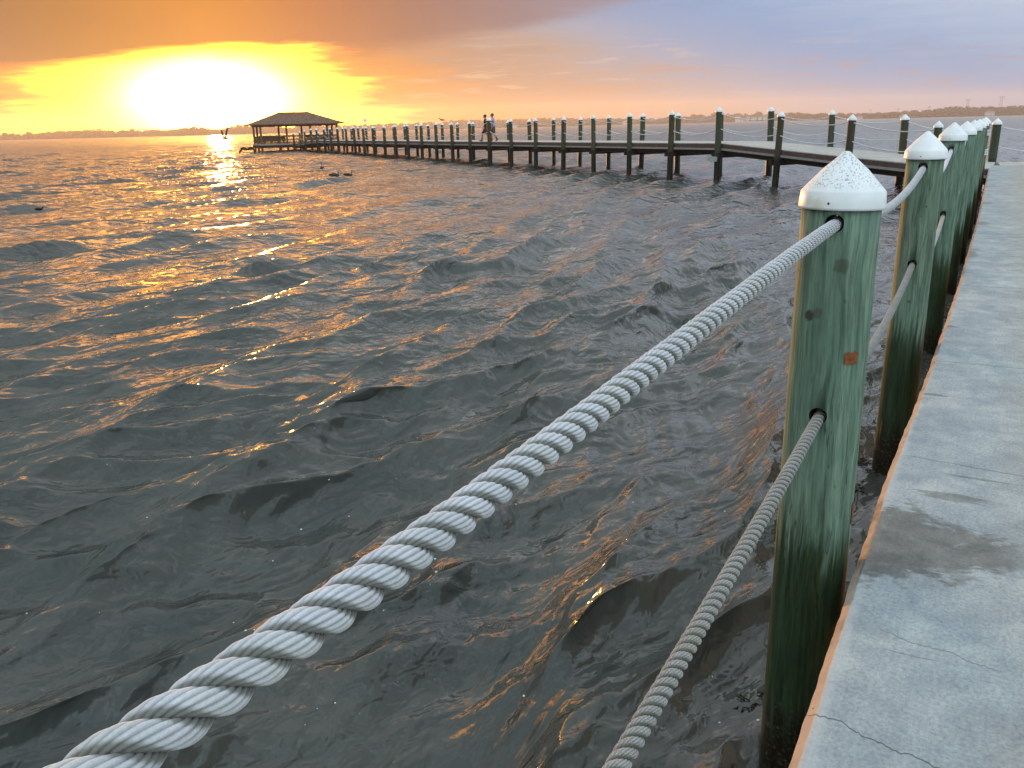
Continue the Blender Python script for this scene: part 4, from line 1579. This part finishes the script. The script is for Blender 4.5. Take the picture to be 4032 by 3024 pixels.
# gull on a back-row cap
gp = back[3 + 8]
bp_ = Vector(gp[0])
bi = min(back, key=lambda q: abs(math.degrees(math.atan2(q[0].x, q[0].y)) + 4.31))
e = empty('gull', (bi[0].x, bi[0].y, bi[1] + .02), R_(175))
tag(e, 'grey gull standing on a pier piling cap, facing left', 'gull')
b = MB()
b.loft([(-.40, 0, .17), (-.25, 0, .20), (-.08, 0, .22), (.08, 0, .24), (.15, 0, .30), (.19, 0, .36), (.24, 0, .37), (.27, 0, .36)], [(.015, .01), (.04, .03), (.085, .085), (.07, .07), (.04, .045), (.042, .045), (.035, .035), (.015, .015)], 10)
b.build('body', simple('grey_gull_feathers', (.16, .14, .13), .8, .3, 30), e)
bl = MB(); bl.loft([(.265, 0, .36), (.34, 0, .345)], [.012, .004], 6); bl.build('bill', M_bill, e)
for s_ in (-1, 1):
    l_ = MB(); l_.loft([(0, s_ * .03, 0), (.0, s_ * .03, .17)], [.009, .009], 6); l_.build('leg', M_bill, e)

# ------------------------------------------------------------------ people on the pier
M_skin = simple('skin', (.36, .20, .14), .6, .08, 12)
M_hair1 = simple('dark_brown_hair', (.045, .024, .014), .8, .3, 40)
M_hair2 = simple('short_brown_hair', (.10, .05, .030), .8, .3, 40)
M_black = simple('black_cloth', (.016, .014, .013), .85, .3, 10)
M_blue = simple('light_blue_cloth', (.24, .30, .46), .85, .1, 10)
M_olive = simple('olive_cloth', (.060, .060, .046), .85, .2, 10)
M_plum = simple('dark_plum_cloth', (.055, .018, .045), .85, .2, 10)
M_boot = simple('black_boot', (.012, .012, .012), .6, .2, 10)


def skin_chain_mesh(name, verts, edges, radii, m_, parent, subdiv=1):
    me = bpy.data.meshes.new(name)
    me.from_pydata(verts, edges, [])
    o_ = bpy.data.objects.new(name, me)
    COL.objects.link(o_)
    sk = o_.modifiers.new('s', 'SKIN')
    sk.use_smooth_shade = True
    if not me.skin_vertices:
        bpy.context.view_layer.objects.active = o_
        me.attributes.new
    lay = me.skin_vertices[0].data if me.skin_vertices else None
    if lay:
        for i, r in enumerate(radii):
            lay[i].radius = r if isinstance(r, tuple) else (r, r)
        lay[0].use_root = True
    sb = o_.modifiers.new('d', 'SUBSURF')
    sb.levels = subdiv
    sb.render_levels = subdiv
    bpy.context.view_layer.update()
    dg = bpy.context.evaluated_depsgraph_get()
    me2 = bpy.data.meshes.new_from_object(o_.evaluated_get(dg))
    me2.materials.clear()
    me2.materials.append(m_)
    o_.modifiers.clear()
    o_.data = me2
    o_.parent = parent
    return o_


def person(pos, z, yaw, H, label, J, shirt, shorts, hair, bare_top=False, group='people walking on the pier'):
    """J: joints in units of height (x forward, y left, z up)"""
    e = empty('person', (pos.x, pos.y, z), yaw)
    tag(e, label, 'person', group)
    V = lambda *p: Vector(p) * H
    b = MB()
    # trunk, neck and head as one chain; limbs rooted inside it
    b.loft([V(0, 0, .47), V(0, 0, .52), V(.005, 0, .60), V(.01, 0, .68), V(.015, 0, .76), V(.015, 0, .81), V(.02, 0, .835), V(.03, 0, .86), V(.04, 0, .885), V(.045, 0, .93), V(.04, 0, .97), V(.03, 0, .995)],
           [(H * .085, H * .055), (H * .092, H * .062), (H * .082, H * .058), (H * .095, H * .062), (H * .112, H * .060), (H * .085, H * .045), (H * .034, H * .034), (H * .030, H * .032), (H * .038, H * .048), (H * .044, H * .056), (H * .040, H * .050), (H * .015, H * .018)], 14, 0, True, upv=(1, 0, 0))
    # nose and ears
    b.loft([V(.09, 0, .93), V(.108, 0, .915), V(.092, 0, .905)], [H * .006, H * .008, H * .006], 6)
    for s_ in (-1, 1):
        b.loft([V(.035, s_ * .043, .905), V(.035, s_ * .050, .925), V(.035, s_ * .044, .94)], [H * .006, H * .009, H * .005], 6)
        hip, knee, ank = V(0, s_ * .05, .50), V(*J['knee'][s_]), V(*J['ank'][s_])
        b.loft([hip, hip.lerp(knee, .5), knee, knee.lerp(ank, .35), ank], [H * .054, H * .047, H * .032, H * .034, H * .021], 10)
        sh, el_, wr = V(.01, s_ * .108, .80), V(*J['elb'][s_]), V(*J['wri'][s_])
        b.loft([sh, sh.lerp(el_, .5), el_, el_.lerp(wr, .4), wr], [H * .030, H * .027, H * .021, H * .022, H * .014], 9)
        d = (wr - el_).normalized()
        palm = wr + d * H * .030
        fo = Vector((d.z, 0, -d.x)).normalized()
        b.loft([wr, wr + d * H * .02, wr + d * H * .05], [(H * .012, H * .010), (H * .020, H * .010), (H * .019, H * .009)], 8)
        for q in range(4):
            o_ = fo * H * (.014 - .0093 * q)
            st_ = wr + d * H * .048 + o_
            L = H * (.040, .045, .042, .033)[q]
            b.loft([st_, st_ + d * L * .5, st_ + d * L * .8 + Vector((0, -s_ * H * .008, 0)), st_ + d * L + Vector((0, -s_ * H * .014, 0))], [H * .0048, H * .0046, H * .0042, H * .003], 6)
        th_ = wr + d * H * .018 + fo * H * .016
        b.loft([th_, th_ + (d + fo).normalized() * H * .02, th_ + (d * 1.3 + fo * .6).normalized() * H * .034], [H * .006, H * .0055, H * .004], 6)
    b.build('body', M_skin, e)
    t_ = MB()
    t_.loft([V(0, 0, .50), V(.0, 0, .56), V(.006, 0, .64), V(.012, 0, .72), V(.015, 0, .775), V(.015, 0, .815), V(.018, 0, .835)],
            [(H * .100, H * .072), (H * .098, H * .072), (H * .097, H * .070), (H * .106, H * .071), (H * .120, H * .070), (H * .095, H * .054), (H * .045, H * .042)], 14, 0, True, upv=(1, 0, 0))
    for s_ in (-1, 1):
        sh, el_ = V(.01, s_ * .10, .805), V(*J['elb'][s_])
        t_.loft([sh, sh.lerp(el_, .35), sh.lerp(el_, .72)], [H * .040, H * .041, H * .040], 10)
    t_.build('shirt', shirt, e)
    s2 = MB()
    s2.loft([V(0, 0, .455), V(0, 0, .49), V(0, 0, .54)], [(H * .098, H * .072), (H * .102, H * .075), (H * .097, H * .070)], 14, 0, True, upv=(1, 0, 0))
    for s_ in (-1, 1):
        hip, knee = V(0, s_ * .05, .50), V(*J['knee'][s_])
        s2.loft([hip, hip.lerp(knee, .5), hip.lerp(knee, .93)], [H * .062, H * .062, H * .060], 10)
    s2.build('shorts', shorts, e)
    for s_ in (-1, 1):
        ank = V(*J['ank'][s_])
        pz = J['pitch'][s_]
        f = Vector((math.cos(pz), 0, math.sin(pz)))
        sm_ = MB()
        knee = V(*J['knee'][s_])
        sm_.loft([ank.lerp(knee, .42), ank.lerp(knee, .1), ank - Vector((0, 0, .015 * H))], [H * .028, H * .029, H * .030], 9)
        a0 = ank - f * H * .03 + Vector((0, 0, -.028 * H))
        sm_.loft([a0, a0 + f * H * .03, a0 + f * H * .09, a0 + f * H * .135], [(H * .022, H * .018), (H * .028, H * .024), (H * .030, H * .018), (H * .016, H * .010)], 9)
        sm_.build('boot', M_boot, e)
    hm = MB()
    hm.loft([V(.020, 0, .895), V(.022, 0, .93), V(.026, 0, .965), V(.032, 0, .992), V(.035, 0, 1.004)],
            [(H * .043, H * .044), (H * .050, H * .058), (H * .050, H * .060), (H * .034, H * .040), (H * .008, H * .010)], 12, 0, True, upv=(1, 0, 0))
    hm.build('hair', hair, e)
    return e


# both walk outwards along the pier (towards image left)
walk = math.atan2(VP.y, VP.x)
pc = polar(-1.27, 63.6)
pd = polar(-.80, 64.3)
J1 = {'knee': {1: (.13, .05, .285), -1: (-.02, -.05, .27)}, 'ank': {1: (.175, .05, .050), -1: (-.11, -.05, .070)}, 'elb': {1: (-.07, .13, .66), -1: (.05, -.13, .655)}, 'wri': {1: (-.06, .14, .52), -1: (.12, -.12, .54)}, 'pitch': {1: .15, -1: -.55}}
J2 = {'knee': {1: (.06, .05, .275), -1: (-.01, -.05, .27)}, 'ank': {1: (.06, .05, .045), -1: (-.13, -.05, .065)}, 'elb': {1: (-.03, .14, .655), -1: (.03, -.14, .655)}, 'wri': {1: (.02, .15, .52), -1: (.10, -.13, .53)}, 'pitch': {1: 0.0, -1: -.45}}
pz = deckz(7.5)
yaw_l = R_(172)
person(pc, pz, yaw_l, 1.84, 'younger person in black T-shirt, dark plum shorts and black boots walking on the pier', J1, M_black, M_plum, M_hair1)
person(pd, pz, yaw_l, 1.92, 'taller person in light blue shirt and olive shorts walking on the pier', J2, M_blue, M_olive, M_hair2)

# ------------------------------------------------------------------ small floating things near the wall
rg = np.random.default_rng(21)
fm = MB()
for k in range(90):
    d = rg.uniform(2.4, 7.5)
    a = rg.uniform(-36, 20)
    if rg.random() < .5:
        a = rg.uniform(-36, -8)
    p = polar(a, d)
    if (p.x * Nn.x + p.y * Nn.y) > -.65:
        continue
    r = rg.uniform(.003, .0075) * (1 if rg.random() < .85 else 1.9)
    fm.lathe([(r, -.004), (r * .95, r * .15), (r * .6, r * .32), (0, r * .4)], 8, 0, True, c=(p.x, p.y, -.0))
FOAM = fm
# settle the flecks on the displaced water by casting rays down
bpy.context.view_layer.update()
wobj = bpy.data.objects['water']


def settle(mb, per):
    for i in range(0, len(mb.v), per):
        x, y = mb.v[i][0], mb.v[i][1]
        hit, locn, nrm, idx = wobj.ray_cast(Vector((x, y, 3)), Vector((0, 0, -1)))
        if hit:
            for j in range(i, min(i + per, len(mb.v))):
                v = mb.v[j]
                mb.v[j] = (v[0], v[1], v[2] + locn.z)


settle(FOAM, 25)
tag(FOAM.build('foam_flecks', simple('white_foam', (.55, .58, .56), .4, .1, 60, .5)), 'scattered white foam flecks and bubbles on the near water', 'foam', kind='stuff')
wd = MB()
rgw = random.Random(12)
cl = [sw(s, w) for s, w in ((2.35, 1.05), (2.9, .62), (3.5, .66), (4.3, .60), (5.0, .62), (6.2, .62), (6.8, .66), (6.6, .5))]
for c in cl:
    for k in range(26):
        a = rgw.uniform(0, 6.28)
        q = Vector((c.x + rgw.gauss(0, .045), c.y + rgw.gauss(0, .045), 0))
        dd = Vector((math.cos(a), math.sin(a), 0)) * rgw.uniform(.012, .05)
        mid = q + dd * .5 + Vector((rgw.gauss(0, .01), rgw.gauss(0, .01), .004))
        wd.loft([q, mid, q + dd], [.0035, .0045, .002], 5)
settle(wd, 15)
for i in range(len(wd.v)):
    v = wd.v[i]; wd.v[i] = (v[0], v[1], v[2] + .003)
tag(wd.build('seaweed', simple('dark_seaweed', (.02, .018, .008), .5, .4, 50)), 'dark bits of drifting seaweed beside the near pilings', 'seaweed', kind='stuff')

# ------------------------------------------------------------------ haze
hz = MB()
hz.box((0, 0, 38), (7000, 7000, 86))
m_ = bpy.data.materials.new('pale_air')
m_.use_nodes = True
ht = NT(m_.node_tree)
ht.n.clear()
pvn = ht.node('ShaderNodeVolumePrincipled')
pvn.inputs['Color'].default_value = (.92, .86, .80, 1)
pvn.inputs['Density'].default_value = .00020
pvn.inputs['Anisotropy'].default_value = .5
ho = ht.node('ShaderNodeOutputMaterial')
ht.l.new(pvn.outputs[0], ho.inputs['Volume'])
o = hz.build('haze', m_)
tag(o, 'thin sunset haze over the lagoon', 'haze', kind='stuff')
